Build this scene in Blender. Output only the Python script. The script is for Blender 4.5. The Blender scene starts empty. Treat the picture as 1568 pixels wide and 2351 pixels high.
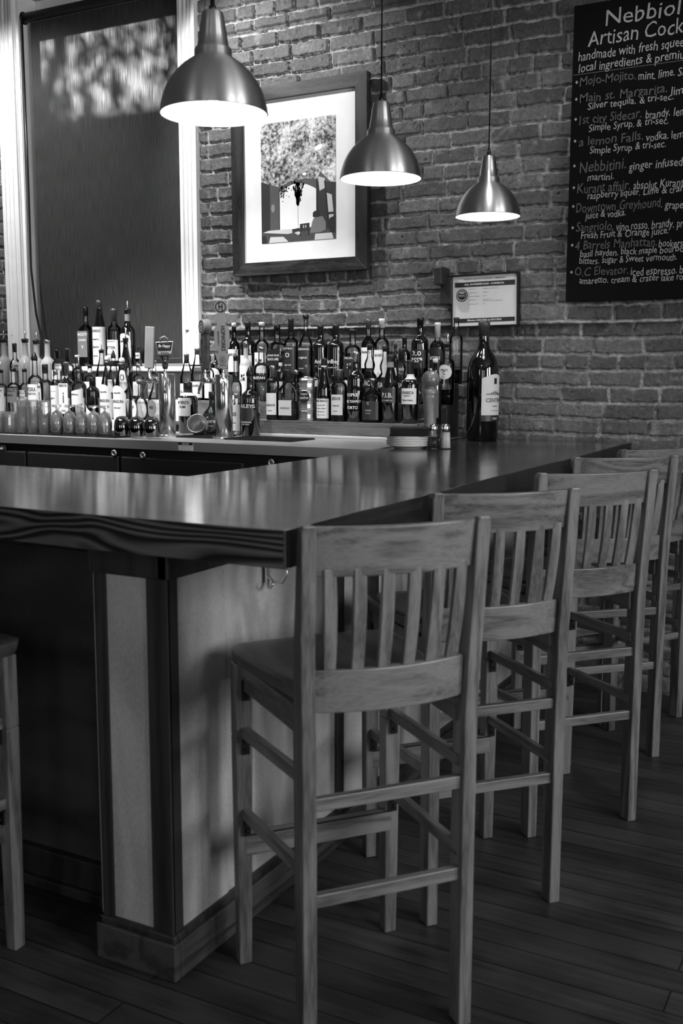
import bpy, bmesh, math, random
import numpy as np
from mathutils import Vector, Matrix
D = bpy.data
SC = bpy.context.scene
COL = SC.collection
random.seed(7)
PI = math.pi
def R(d): return math.radians(d)

# ------------------------------------------------------------------ camera
CAM_H = 1.37
F_PX, YAW, PITCH, ROLL = 2385.2, 0.49200, 0.13299, 0.00241
def cam_axes():
    f = Vector((-math.sin(YAW) * math.cos(PITCH), math.cos(YAW) * math.cos(PITCH), -math.sin(PITCH)))
    r = Vector((math.cos(YAW), math.sin(YAW), 0)); u = r.cross(f)
    return (r * math.cos(ROLL) + u * math.sin(ROLL), u * math.cos(ROLL) - r * math.sin(ROLL), f)
CR, CU, CF = cam_axes()
cam_data = D.cameras.new('camera')
cam = D.objects.new('camera', cam_data); COL.objects.link(cam)
cam.matrix_world = Matrix(((CR.x, CU.x, -CF.x, 0), (CR.y, CU.y, -CF.y, 0), (CR.z, CU.z, -CF.z, CAM_H), (0, 0, 0, 1)))
cam_data.sensor_fit = 'VERTICAL'; cam_data.sensor_height = 36; cam_data.sensor_width = 24
cam_data.lens = F_PX / 2351 * 36
cam_data.clip_start = 0.05
cam_data.dof.use_dof = True
cam_data.dof.focus_distance = 4.45
cam_data.dof.aperture_fstop = 5.0
SC.camera = cam
def ray(x, y):
    return CF + CR * ((x - 784) / F_PX) - CU * ((y - 1175.5) / F_PX)
def aty(x, y, Y):
    d = ray(x, y); t = Y / d.y
    return Vector((d.x * t, Y, CAM_H + d.z * t))
def pxm(X, Y):            # pixels per metre at a floor-plan place
    return F_PX / (X * CF.x + Y * CF.y)

# ------------------------------------------------------------------ world, sun, big lights, exposure
SC.view_settings.view_transform = 'Standard'
SC.view_settings.look = 'None'
SC.view_settings.gamma = 1.0
SC.view_settings.exposure = 0.1
SC.view_settings.use_curve_mapping = False
W = D.worlds.new('world'); SC.world = W; W.use_nodes = True
W.node_tree.nodes['Background'].inputs[0].default_value = (.8, .8, .8, 1)
W.node_tree.nodes['Background'].inputs[1].default_value = 1.4
SC.cycles.max_bounces = 10
SC.cycles.diffuse_bounces = 4
SC.cycles.glossy_bounces = 4
SC.cycles.transmission_bounces = 8
SC.cycles.transparent_max_bounces = 40
SC.cycles.caustics_reflective = False
SC.cycles.caustics_refractive = False
SC.cycles.sample_clamp_indirect = 4
SC.cycles.use_denoising = True

def light(name, kind, loc, aim, power, size=.1, sizey=None, spot=60, blend=.6):
    l = D.lights.new(name, kind); l.energy = power
    if kind == 'AREA':
        l.size = size
        if sizey: l.shape = 'RECTANGLE'; l.size_y = sizey
    elif kind == 'SPOT':
        l.shadow_soft_size = size; l.spot_size = R(spot); l.spot_blend = blend
    elif kind == 'SUN':
        l.angle = size
    else:
        l.shadow_soft_size = size
    o = D.objects.new(name, l); COL.objects.link(o); o.location = loc
    o.rotation_euler = (Vector(aim) - Vector(loc)).to_track_quat('-Z', 'Y').to_euler()
    return o
# sun outside the blind window, dappled by the tree there
light('sun', 'SUN', (-6.5, 12, 8), (-3.9, 4.5, 3.0), 170.0, R(1.4))
# daylight through the room's windows (right-hand wall and the wall behind the camera)
WIN_R = [(2.97, 0.55), (2.97, 2.35)]        # x, y centre; each 0.95 wide, 1.7 tall
for i, (x, y) in enumerate(WIN_R):
    light('daylight', 'AREA', (x, y, 1.95), (x - 1, y, 1.95), 60, .95, 1.7)
WIN_B = [(-2.4, 12.0), (0.2, 8.0), (1.9, 11.0)]
for i, (x, e) in enumerate(WIN_B):
    light('daylight', 'AREA', (x, -2.97, 1.95), (x, -1.97, 1.95), e, .7, 1.7)
# ceiling track spots that wash the back wall
SPOTS = [((-3.35, 3.55, 3.42), (-2.75, 4.45, 2.45), 135, 70), ((-4.45, 3.45, 3.42), (-4.35, 4.45, 2.1), 125, 92),
         ((-2.9, 3.1, 3.42), (-2.7, 4.25, 1.15), 150, 42), ((-4.0, 2.9, 3.42), (-3.5, 4.15, 1.05), 300, 42),
         ((-2.1, 3.0, 3.42), (-2.25, 4.2, 1.15), 120, 36), ((-3.3, 2.6, 3.42), (-3.4, 4.1, 1.05), 240, 38),
         ((-1.15, 3.35, 3.42), (-1.1, 4.45, 1.35), 30, 78)]
for l, a, e, sp in SPOTS:
    light('track_spot_light', 'SPOT', l, a, e, .035, spot=sp, blend=.7)

# ------------------------------------------------------------------ materials
def G(v):                                  # 0..255 display grey -> linear
    c = v / 255.0
    return c / 12.92 if c <= .04045 else ((c + .055) / 1.055) ** 2.4
def nt_new(name):
    m = D.materials.new(name); m.use_nodes = True; nt = m.node_tree
    return m, nt, nt.nodes['Principled BSDF']
def mat(name, v, rough=.5, metal=0., coat=0., spec=.5, bump=0., bscale=200., emit=0., aniso=0.):
    m, nt, b = nt_new(name)
    c = G(v); b.inputs['Base Color'].default_value = (c, c, c, 1)
    b.inputs['Roughness'].default_value = rough; b.inputs['Metallic'].default_value = metal
    b.inputs['Coat Weight'].default_value = coat; b.inputs['Coat Roughness'].default_value = .06
    b.inputs['Specular IOR Level'].default_value = spec
    if emit:
        b.inputs['Emission Color'].default_value = (1, 1, 1, 1); b.inputs['Emission Strength'].default_value = emit
    if aniso:
        b.inputs['Anisotropic'].default_value = aniso; b.inputs['Anisotropic Rotation'].default_value = .25
        tg = nt.nodes.new('ShaderNodeTangent'); tg.direction_type = 'RADIAL'; tg.axis = 'Z'; nt.links.new(tg.outputs[0], b.inputs['Tangent'])
    tc = nt.nodes.new('ShaderNodeTexCoord'); n = nt.nodes.new('ShaderNodeTexNoise')
    n.inputs['Scale'].default_value = bscale; n.inputs['Detail'].default_value = 4
    nt.links.new(tc.outputs['Object'], n.inputs['Vector'])
    # faint tonal mottling so no surface is perfectly even
    n2 = nt.nodes.new('ShaderNodeTexNoise'); n2.inputs['Scale'].default_value = 14
    nt.links.new(tc.outputs['Object'], n2.inputs['Vector'])
    r = nt.nodes.new('ShaderNodeMapRange'); r.inputs['To Min'].default_value = c * .92; r.inputs['To Max'].default_value = c * 1.08
    nt.links.new(n2.outputs['Fac'], r.inputs['Value']); nt.links.new(r.outputs[0], b.inputs['Base Color'])
    if bump:
        bp = nt.nodes.new('ShaderNodeBump'); bp.inputs['Strength'].default_value = bump; bp.inputs['Distance'].default_value = .002
        nt.links.new(n.outputs['Fac'], bp.inputs['Height']); nt.links.new(bp.outputs[0], b.inputs['Normal'])
    return m
def wood(name, lo, hi, axis=0, rough=.4, scale=1., rings=9., stretch=.06, coat=0., distort=2.2, bump=.15, rvar=.1, ranges=(.25, .75), mott=.25):
    """grain runs along the given axis of object space"""
    m, nt, b = nt_new(name); N = nt.nodes.new; L = nt.links.new
    tc = N('ShaderNodeTexCoord'); oi = N('ShaderNodeObjectInfo')
    add = N('ShaderNodeVectorMath'); add.operation = 'ADD'
    mul = N('ShaderNodeVectorMath'); mul.operation = 'SCALE'; mul.inputs['Scale'].default_value = 7.3
    cmb = N('ShaderNodeCombineXYZ')
    for k in range(3): L(oi.outputs['Random'], cmb.inputs[k])
    L(cmb.outputs[0], mul.inputs[0]); L(tc.outputs['Object'], add.inputs[0]); L(mul.outputs[0], add.inputs[1])
    mp = N('ShaderNodeMapping'); s = [scale] * 3; s[axis] = scale * stretch; mp.inputs['Scale'].default_value = s
    L(add.outputs[0], mp.inputs['Vector'])
    n1 = N('ShaderNodeTexNoise'); n1.inputs['Scale'].default_value = rings; n1.inputs['Detail'].default_value = 2; n1.inputs['Distortion'].default_value = distort * .2
    L(mp.outputs[0], n1.inputs['Vector'])
    wv = N('ShaderNodeMath'); wv.operation = 'MULTIPLY'; wv.inputs[1].default_value = 34
    L(n1.outputs['Fac'], wv.inputs[0])
    sn = N('ShaderNodeMath'); sn.operation = 'SINE'; L(wv.outputs[0], sn.inputs[0])
    n2 = N('ShaderNodeTexNoise'); n2.inputs['Scale'].default_value = 260; n2.inputs['Detail'].default_value = 3
    L(mp.outputs[0], n2.inputs['Vector'])
    n3 = N('ShaderNodeTexNoise'); n3.inputs['Scale'].default_value = 3.5; L(add.outputs[0], n3.inputs['Vector'])
    a1 = N('ShaderNodeMath'); a1.operation = 'MULTIPLY_ADD'; a1.inputs[1].default_value = .22; L(sn.outputs[0], a1.inputs[0]); L(n2.outputs['Fac'], a1.inputs[2])
    a2 = N('ShaderNodeMath'); a2.operation = 'MULTIPLY_ADD'; a2.inputs[1].default_value = mott; L(n3.outputs['Fac'], a2.inputs[0]); L(a1.outputs[0], a2.inputs[2])
    mr = N('ShaderNodeMapRange'); mr.inputs['From Min'].default_value = ranges[0]; mr.inputs['From Max'].default_value = ranges[1] + mott * .5
    mr.inputs['To Min'].default_value = G(lo); mr.inputs['To Max'].default_value = G(hi)
    L(a2.outputs[0], mr.inputs['Value']); L(mr.outputs[0], b.inputs['Base Color'])
    rr = N('ShaderNodeMapRange'); rr.inputs['To Min'].default_value = rough - rvar; rr.inputs['To Max'].default_value = rough + rvar
    L(n3.outputs['Fac'], rr.inputs['Value']); L(rr.outputs[0], b.inputs['Roughness'])
    bp = N('ShaderNodeBump'); bp.inputs['Strength'].default_value = bump; bp.inputs['Distance'].default_value = .001
    L(a1.outputs[0], bp.inputs['Height']); L(bp.outputs[0], b.inputs['Normal'])
    b.inputs['Coat Weight'].default_value = coat
    if coat > .4:
        bc = N('ShaderNodeBump'); bc.inputs['Strength'].default_value = .10; bc.inputs['Distance'].default_value = .001; L(a2.outputs[0], bc.inputs['Height']); L(bc.outputs[0], b.inputs['Coat Normal'])
    b.inputs['Coat Roughness'].default_value = .10
    return m
def glass(name, tint, rough=0., edge=.35, frost=0., shine=1.3):
    """thin clear glass: see-through with a Fresnel reflection, deeper tint where more glass is crossed"""
    m = D.materials.new(name); m.use_nodes = True; nt = m.node_tree; N = nt.nodes.new; L = nt.links.new
    nt.nodes.remove(nt.nodes['Principled BSDF']); out = nt.nodes['Material Output']
    lw = N('ShaderNodeLayerWeight'); lw.inputs['Blend'].default_value = .35
    tr = N('ShaderNodeBsdfTransparent'); gl = N('ShaderNodeBsdfGlossy'); gl.inputs['Roughness'].default_value = rough + .02
    mr = N('ShaderNodeMapRange'); c = G(tint); mr.inputs['To Min'].default_value = c; mr.inputs['To Max'].default_value = c * edge
    L(lw.outputs['Facing'], mr.inputs['Value']); L(mr.outputs[0], tr.inputs['Color'])
    fr = N('ShaderNodeFresnel'); fr.inputs['IOR'].default_value = 1.5
    fm = N('ShaderNodeMath'); fm.operation = 'MULTIPLY'; fm.inputs[1].default_value = shine; fm.use_clamp = True
    L(fr.outputs[0], fm.inputs[0])
    mx = N('ShaderNodeMixShader'); L(fm.outputs[0], mx.inputs[0]); L(tr.outputs[0], mx.inputs[1]); L(gl.outputs[0], mx.inputs[2])
    if frost:
        df = N('ShaderNodeBsdfDiffuse'); df.inputs['Color'].default_value = (.75, .75, .75, 1)
        tl = N('ShaderNodeBsdfTranslucent'); tl.inputs['Color'].default_value = (.8, .8, .8, 1)
        m1 = N('ShaderNodeMixShader'); L(df.outputs[0], m1.inputs[1]); L(tl.outputs[0], m1.inputs[2])
        m2 = N('ShaderNodeMixShader'); m2.inputs[0].default_value = frost; L(mx.outputs[0], m2.inputs[1]); L(m1.outputs[0], m2.inputs[2])
        L(m2.outputs[0], out.inputs[0])
    else:
        L(mx.outputs[0], out.inputs[0])
    return m
def solid_glass(name, v, ior=1.36, rough=0.):
    m, nt, b = nt_new(name); c = G(v)
    b.inputs['Base Color'].default_value = (c, c, c, 1); b.inputs['Transmission Weight'].default_value = 1
    b.inputs['IOR'].default_value = ior; b.inputs['Roughness'].default_value = rough
    return m

M = {}
M['stool'] = [wood('stool_wood_%d' % i, 72, 122, axis=i, rough=.36, rings=10, scale=1.1, stretch=.07, bump=.08) for i in range(3)]
M['seat'] = wood('stool_seat_wood', 58, 92, axis=1, rough=.3, rings=9, stretch=.08)
M['bartop'] = wood('bar_top_wood', 62, 108, axis=0, rough=.24, rings=5, stretch=.07, coat=.8, rvar=.06, mott=.6, bump=.5)
M['bartop_y'] = wood('bar_top_wood_side', 30, 66, axis=1, rough=.19, rings=5, stretch=.07, coat=.45, rvar=.06, mott=.5, bump=.25)

M['slab_edge_y'] = wood('slab_side_wood', 10, 34, axis=1, rough=.4, rings=7, stretch=.1, distort=6, bump=.4)
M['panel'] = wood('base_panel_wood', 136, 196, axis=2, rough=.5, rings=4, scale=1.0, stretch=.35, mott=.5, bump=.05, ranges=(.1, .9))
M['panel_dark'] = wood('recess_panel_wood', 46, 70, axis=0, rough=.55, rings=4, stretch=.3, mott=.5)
M['trim_dark'] = wood('base_trim_wood', 32, 58, axis=2, rough=.4, rings=8, stretch=.06)
M['trim_y'] = wood('baseboard_wood', 38, 76, axis=1, rough=.38, rings=8, stretch=.05)
M['shelf_wood'] = wood('shelf_board_wood', 62, 112, axis=0, rough=.45, rings=7, stretch=.09)
M['frame_wood'] = wood('picture_frame_wood', 24, 62, axis=0, rough=.35, rings=7, stretch=.12, distort=5)
M['frame_wood_z'] = wood('picture_frame_wood_side', 22, 52, axis=2, rough=.35, rings=7, stretch=.12)
M['grinder'] = wood('pepper_mill_wood', 84, 140, axis=2, rough=.3, rings=6, stretch=.3, coat=.3)
M['white'] = mat('white_paint', 242, .42, bump=.1, bscale=60)
M['paper'] = mat('paper', 222, .7)
M['mat_board'] = mat('mat_board', 240, .8)
M['cream'] = mat('cream_label', 205, .6)
M['greylab'] = mat('grey_label', 120, .5)
M['black'] = mat('black_plastic', 14, .35)
M['blackink'] = mat('black_ink', 18, .5)
M['greyink'] = mat('grey_ink', 90, .6)
M['whiteink'] = mat('white_ink', 235, .5)
M['rubber'] = mat('black_rubber', 20, .55, bump=.5, bscale=500)
M['fridge'] = mat('cooler_black_vinyl', 24, .45, bump=.5, bscale=700)
M['chrome'] = mat('chrome', 235, .18, metal=1, aniso=.7)
M['steel'] = mat('brushed_steel', 225, .45, metal=1, bump=.05, bscale=300)
M['alu'] = mat('spun_aluminium', 224, .38, metal=1, aniso=.85)
M['silvercap'] = mat('silver_foil', 190, .3, metal=1)
M['greycap'] = mat('grey_foil', 110, .35, metal=.6)
M['darkcap'] = mat('dark_foil', 42, .4)
M['whitecap'] = mat('white_cap', 215, .4)
M['bright'] = mat('lamp_inner_white', 240, .5)
M['bulb'] = mat('bulb_glow', 255, .5, emit=28)
M['darkglass'] = mat('dark_bottle_glass', 9, .05, coat=1., spec=.6)
M['olive'] = glass('smoky_glass', 120, edge=.1)
M['clear'] = glass('clear_glass', 252, edge=.88, shine=1.15)
M['tumbler'] = glass('tumbler_glass', 253, edge=.85, frost=.11, shine=2.6)
M['frost'] = glass('frosted_glass', 235, rough=.4, edge=.7, frost=.8)
M['water'] = glass('clear_spirit', 248, edge=.9, shine=.4)
M['amber'] = glass('amber_spirit', 212, edge=.65, shine=.6)
M['brown'] = glass('brown_spirit', 118, edge=.45, shine=.6)
M['chalkboard'] = mat('chalkboard_black', 8, .9, spec=.15, bump=.1, bscale=40)
M['chalk'] = mat('white_chalk', 150, .95)
M['chalkdim'] = mat('dim_chalk', 84, .95)
M['china'] = mat('white_china', 225, .2, coat=.4)
M['napkin'] = mat('black_napkin', 26, .9, bump=.6, bscale=300)
M['lightwood'] = mat('pale_handle_wood', 150, .6, bump=.2, bscale=90)
M['iron'] = mat('dark_iron', 30, .4, metal=.6)
M['steel_gleam'] = mat('steel_gleam_white', 220, .25)  # white for the painted gleam on the steel counter
M['roller'] = mat('blind_roller_dark', 30, .5)
M['leaf'] = mat('leaf', 60, .6)

def blind_material():
    m = D.materials.new('blind_fabric'); m.use_nodes = True; nt = m.node_tree; N = nt.nodes.new; L = nt.links.new
    nt.nodes.remove(nt.nodes['Principled BSDF']); out = nt.nodes['Material Output']
    tc = N('ShaderNodeTexCoord'); mp = N('ShaderNodeMapping'); mp.inputs['Scale'].default_value = (260, 1, 9)
    L(tc.outputs['Object'], mp.inputs['Vector'])
    n = N('ShaderNodeTexNoise'); n.inputs['Scale'].default_value = 1; n.inputs['Detail'].default_value = 3; L(mp.outputs[0], n.inputs['Vector'])
    r1 = N('ShaderNodeMapRange'); r1.inputs['To Min'].default_value = G(51); r1.inputs['To Max'].default_value = G(63); L(n.outputs['Fac'], r1.inputs['Value'])
    r2 = N('ShaderNodeMapRange'); r2.inputs['From Min'].default_value = .3; r2.inputs['From Max'].default_value = .7
    r2.inputs['To Min'].default_value = .08; r2.inputs['To Max'].default_value = .24; L(n.outputs['Fac'], r2.inputs['Value'])
    d = N('ShaderNodeBsdfDiffuse'); t = N('ShaderNodeBsdfTranslucent'); L(r1.outputs[0], d.inputs['Color']); L(r2.outputs[0], t.inputs['Color'])
    a = N('ShaderNodeAddShader'); L(d.outputs[0], a.inputs[0]); L(t.outputs[0], a.inputs[1]); L(a.outputs[0], out.inputs[0])
    return m
M['blind'] = blind_material()

def brick_material():
    m, nt, b = nt_new('old_brick'); N = nt.nodes.new; L = nt.links.new
    at = N('ShaderNodeAttribute'); at.attribute_name = 'tone'
    tc = N('ShaderNodeTexCoord')
    n = N('ShaderNodeTexNoise'); n.inputs['Scale'].default_value = 70; n.inputs['Detail'].default_value = 6; n.inputs['Roughness'].default_value = .65
    L(tc.outputs['Object'], n.inputs['Vector'])
    r = N('ShaderNodeMapRange'); r.inputs['From Min'].default_value = .3; r.inputs['From Max'].default_value = .7
    r.inputs['To Min'].default_value = .62; r.inputs['To Max'].default_value = 1.38; L(n.outputs['Fac'], r.inputs['Value'])
    mu = N('ShaderNodeMath'); mu.operation = 'MULTIPLY'; L(at.outputs['Fac'], mu.inputs[0]); L(r.outputs[0], mu.inputs[1])
    L(mu.outputs[0], b.inputs['Base Color'])
    b.inputs['Roughness'].default_value = .62; b.inputs['Specular IOR Level'].default_value = .35
    n2 = N('ShaderNodeTexNoise'); n2.inputs['Scale'].default_value = 190; n2.inputs['Detail'].default_value = 5; L(tc.outputs['Object'], n2.inputs['Vector'])
    bp = N('ShaderNodeBump'); bp.inputs['Strength'].default_value = .55; bp.inputs['Distance'].default_value = .004
    L(n2.outputs['Fac'], bp.inputs['Height']); L(bp.outputs[0], b.inputs['Normal'])
    return m
M['brick'] = brick_material()

def edge_material():
    """plain-sawn softwood edge: broad dark and pale bands that wander along the board"""
    m, nt, b = nt_new('slab_edge_wood'); N = nt.nodes.new; L = nt.links.new
    tc = N('ShaderNodeTexCoord'); mp = N('ShaderNodeMapping'); mp.inputs['Scale'].default_value = (2.3, 1, 9)
    L(tc.outputs['Object'], mp.inputs['Vector'])
    n = N('ShaderNodeTexNoise'); n.inputs['Scale'].default_value = 1.15; n.inputs['Detail'].default_value = 1.2; n.inputs['Distortion'].default_value = .25; L(mp.outputs[0], n.inputs['Vector'])
    sp = N('ShaderNodeSeparateXYZ'); L(tc.outputs['Object'], sp.inputs[0])
    z = N('ShaderNodeMath'); z.operation = 'MULTIPLY'; z.inputs[1].default_value = 265; L(sp.outputs[2], z.inputs[0])
    a = N('ShaderNodeMath'); a.operation = 'MULTIPLY_ADD'; a.inputs[1].default_value = 52; L(n.outputs['Fac'], a.inputs[0]); L(z.outputs[0], a.inputs[2])
    s = N('ShaderNodeMath'); s.operation = 'SINE'; L(a.outputs[0], s.inputs[0])
    n2 = N('ShaderNodeTexNoise'); n2.inputs['Scale'].default_value = 5; L(tc.outputs['Object'], n2.inputs['Vector'])
    k = N('ShaderNodeMath'); k.operation = 'MULTIPLY_ADD'; k.inputs[1].default_value = 1.2; L(n2.outputs['Fac'], k.inputs[0]); L(s.outputs[0], k.inputs[2])
    r = N('ShaderNodeMapRange'); r.inputs['From Min'].default_value = .1; r.inputs['From Max'].default_value = 1.9; r.inputs['To Min'].default_value = G(12); r.inputs['To Max'].default_value = G(92)
    L(k.outputs[0], r.inputs['Value']); L(r.outputs[0], b.inputs['Base Color']); b.inputs['Roughness'].default_value = .38
    bp = N('ShaderNodeBump'); bp.inputs['Strength'].default_value = .3; bp.inputs['Distance'].default_value = .002; L(s.outputs[0], bp.inputs['Height']); L(bp.outputs[0], b.inputs['Normal'])
    return m
M['slab_edge'] = edge_material()
def floor_material():
    m, nt, b = nt_new('dark_floorboards'); N = nt.nodes.new; L = nt.links.new
    tc = N('ShaderNodeTexCoord'); mp = N('ShaderNodeMapping'); mp.inputs['Location'].default_value = (.37, .03, 0)
    L(tc.outputs['Object'], mp.inputs['Vector'])
    br = N('ShaderNodeTexBrick'); br.inputs['Scale'].default_value = 1; br.inputs['Brick Width'].default_value = 2.1; br.inputs['Row Height'].default_value = .088
    br.inputs['Mortar Size'].default_value = .0022; br.inputs['Mortar Smooth'].default_value = .3; br.inputs['Bias'].default_value = 0
    br.inputs['Color1'].default_value = (.62, .62, .62, 1); br.inputs['Color2'].default_value = (1.15, 1.15, 1.15, 1); br.inputs['Mortar'].default_value = (.12, .12, .12, 1)
    L(mp.outputs[0], br.inputs['Vector'])
    m2 = N('ShaderNodeMapping'); m2.inputs['Scale'].default_value = (1.6, 26, 1); L(tc.outputs['Object'], m2.inputs['Vector'])
    n = N('ShaderNodeTexNoise'); n.inputs['Scale'].default_value = 2.2; n.inputs['Detail'].default_value = 7; n.inputs['Roughness'].default_value = .65; L(m2.outputs[0], n.inputs['Vector'])
    n3 = N('ShaderNodeTexNoise'); n3.inputs['Scale'].default_value = 5; n3.inputs['Detail'].default_value = 4; L(tc.outputs['Object'], n3.inputs['Vector'])
    ad = N('ShaderNodeMath'); ad.operation = 'ADD'; L(n.outputs['Fac'], ad.inputs[0]); L(n3.outputs['Fac'], ad.inputs[1])
    r = N('ShaderNodeMapRange'); r.inputs['From Min'].default_value = .7; r.inputs['From Max'].default_value = 1.3
    r.inputs['To Min'].default_value = G(34); r.inputs['To Max'].default_value = G(82); L(ad.outputs[0], r.inputs['Value'])
    mu = N('ShaderNodeVectorMath'); mu.operation = 'MULTIPLY'; L(r.outputs[0], mu.inputs[0]); L(br.outputs['Color'], mu.inputs[1]); L(mu.outputs[0], b.inputs['Base Color'])
    rr = N('ShaderNodeMapRange'); rr.inputs['To Min'].default_value = .3; rr.inputs['To Max'].default_value = .7; L(n3.outputs['Fac'], rr.inputs['Value']); L(rr.outputs[0], b.inputs['Roughness'])
    b.inputs['Specular IOR Level'].default_value = .3
    bp = N('ShaderNodeBump'); bp.inputs['Strength'].default_value = .5; bp.inputs['Distance'].default_value = .002
    sub = N('ShaderNodeMath'); sub.operation = 'MULTIPLY_ADD'; sub.inputs[1].default_value = -2.0; L(br.outputs['Fac'], sub.inputs[0]); L(n.outputs['Fac'], sub.inputs[2])
    L(sub.outputs[0], bp.inputs['Height']); L(bp.outputs[0], b.inputs['Normal'])
    return m
M['floor'] = floor_material()
M['plaster'] = mat('plaster_paint', 168, .8, bump=.2, bscale=30); M['plaster_dark'] = mat('plaster_grey', 112, .8, bump=.2, bscale=30)
M['ceil'] = mat('ceiling_paint', 150, .8)

# ------------------------------------------------------------------ mesh helpers
class MB:
    def __init__(s): s.v = []; s.f = []; s.sm = []
    def add(s, vs, fs, smooth=False, mx=None):
        o = len(s.v)
        for p in vs:
            p = Vector(p)
            if mx is not None: p = mx @ p
            s.v.append(tuple(p))
        for f in fs: s.f.append(tuple(o + i for i in f)); s.sm.append(smooth)
        return s
    def box(s, x0, x1, y0, y1, z0, z1, mx=None):
        vs = [(x, y, z) for x in (x0, x1) for y in (y0, y1) for z in (z0, z1)]
        fs = [(0, 1, 3, 2), (4, 6, 7, 5), (0, 4, 5, 1), (2, 3, 7, 6), (0, 2, 6, 4), (1, 5, 7, 3)]
        return s.add(vs, fs, False, mx)
    def beam(s, a, b, w, h, up=(0, 0, 1), w2=None, h2=None):
        """rectangular bar from a to b, w across, h along 'up'"""
        a, b = Vector(a), Vector(b); d = (b - a).normalized(); u = Vector(up)
        sd = d.cross(u).normalized(); u = sd.cross(d).normalized()
        w2 = w if w2 is None else w2; h2 = h if h2 is None else h2
        vs = []
        for p, ww, hh in ((a, w, h), (b, w2, h2)):
            for i, j in ((-1, -1), (1, -1), (1, 1), (-1, 1)): vs.append(p + sd * ww / 2 * i + u * hh / 2 * j)
        return s.add(vs, [(0, 1, 2, 3), (7, 6, 5, 4), (0, 4, 5, 1), (1, 5, 6, 2), (2, 6, 7, 3), (3, 7, 4, 0)])
    def lathe(s, prof, seg=28, mx=None, cx=0, cy=0, n=2., ry=1., cap0=True, cap1=True, rot=0):
        """prof: [(r, z)]; n: superellipse power for squared bottles"""
        vs = []; fs = []
        for r, z in prof:
            for k in range(seg):
                a = 2 * PI * k / seg + rot; c, q = math.cos(a), math.sin(a)
                nn = n if isinstance(n, (int, float)) else 2
                if nn != 2:
                    t = (abs(c) ** nn + abs(q) ** nn) ** (-1. / nn)
                    e = min(1, max(0, (r / max(p[0] for p in prof) - .45) / .3)); t = 1 + (t - 1) * e
                    yy = 1 + (ry - 1) * e
                else: t = 1; yy = ry
                vs.append((cx + r * c * t, cy + r * q * t * yy, z))
        for i in range(len(prof) - 1):
            for k in range(seg):
                k2 = (k + 1) % seg
                fs.append((i * seg + k, i * seg + k2, (i + 1) * seg + k2, (i + 1) * seg + k))
        s.add(vs, fs, True, mx)
        o = len(s.v) - len(vs)
        if cap0: s.f.append(tuple(o + k for k in reversed(range(seg)))); s.sm.append(False)
        if cap1: s.f.append(tuple(o + (len(prof) - 1) * seg + k for k in range(seg))); s.sm.append(False)
        return s
    def tube(s, pts, r, seg=8, closed=False, r2=None):
        pts = [Vector(p) for p in pts]; n = len(pts); vs = []; fs = []
        up = Vector((0, 0, 1))
        for i, p in enumerate(pts):
            a = pts[(i - 1) % n] if (closed or i > 0) else p; b = pts[(i + 1) % n] if (closed or i < n - 1) else p
            d = (b - a).normalized()
            if abs(d.z) > .95: up = Vector((0, 1, 0))
            x = d.cross(up).normalized(); y = x.cross(d).normalized(); up = y
            rr = r if r2 is None else r + (r2 - r) * i / (n - 1)
            for k in range(seg):
                t = 2 * PI * k / seg; vs.append(p + x * math.cos(t) * rr + y * math.sin(t) * rr)
        m = n if closed else n - 1
        for i in range(m):
            j = (i + 1) % n
            for k in range(seg):
                k2 = (k + 1) % seg; fs.append((i * seg + k, j * seg + k, j * seg + k2, i * seg + k2))
        s.add(vs, fs, True)
        if not closed:
            o = len(s.v) - len(vs)
            s.f.append(tuple(o + k for k in range(seg))); s.sm.append(False)
            s.f.append(tuple(o + (n - 1) * seg + k for k in reversed(range(seg)))); s.sm.append(False)
        return s
    def sphere(s, c, r, seg=18, rings=12, sz=1.):
        prof = [(max(1e-4, r * math.sin(PI * i / rings)), -r * sz * math.cos(PI * i / rings)) for i in range(rings + 1)]
        return s.lathe([(a, z + c[2]) for a, z in prof], seg, cx=c[0], cy=c[1])
    def prism(s, poly, y0, y1, mx=None):
        """poly: (x, z) outline, thickness along y"""
        n = len(poly)
        vs = [(x, y0, z) for x, z in poly] + [(x, y1, z) for x, z in poly]
        fs = [tuple(range(n)), tuple(reversed(range(n, 2 * n)))] + [(i, i + n, (i + 1) % n + n, (i + 1) % n) for i in range(n)]
        return s.add(vs, fs, False, mx)
def link(name, mb, material, parent=None, bevel=0., seg=2, loc=None):
    me = D.meshes.new(name)
    if isinstance(mb, MB):
        me.from_pydata(mb.v, [], mb.f); me.update()
        me.polygons.foreach_set('use_smooth', mb.sm)
    else: me = mb
    if not me.materials: me.materials.append(material)
    o = D.objects.new(name, me); COL.objects.link(o)
    if isinstance(mb, MB):
        bm = bmesh.new(); bm.from_mesh(me); bmesh.ops.recalc_face_normals(bm, faces=bm.faces); bm.to_mesh(me); bm.free()
    if parent is not None: o.parent = parent
    if loc is not None: o.location = loc
    if bevel:
        b = o.modifiers.new('bevel', 'BEVEL'); b.width = bevel; b.segments = seg; b.limit_method = 'ANGLE'; b.angle_limit = R(40)
    return o
def thing(name, label, cat, loc=(0, 0, 0), rz=0, group=None):
    o = D.objects.new(name, None); COL.objects.link(o); o.location = loc; o.rotation_euler = (0, 0, rz)
    o.empty_display_size = .05
    return tag(o, label, cat, group)
def tag(o, label, cat, group=None):
    o['label'] = label; o['category'] = cat
    if group: o['group'] = group
    return o
def struct(o):
    o['kind'] = 'structure'; return o
_tx = {}
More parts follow.
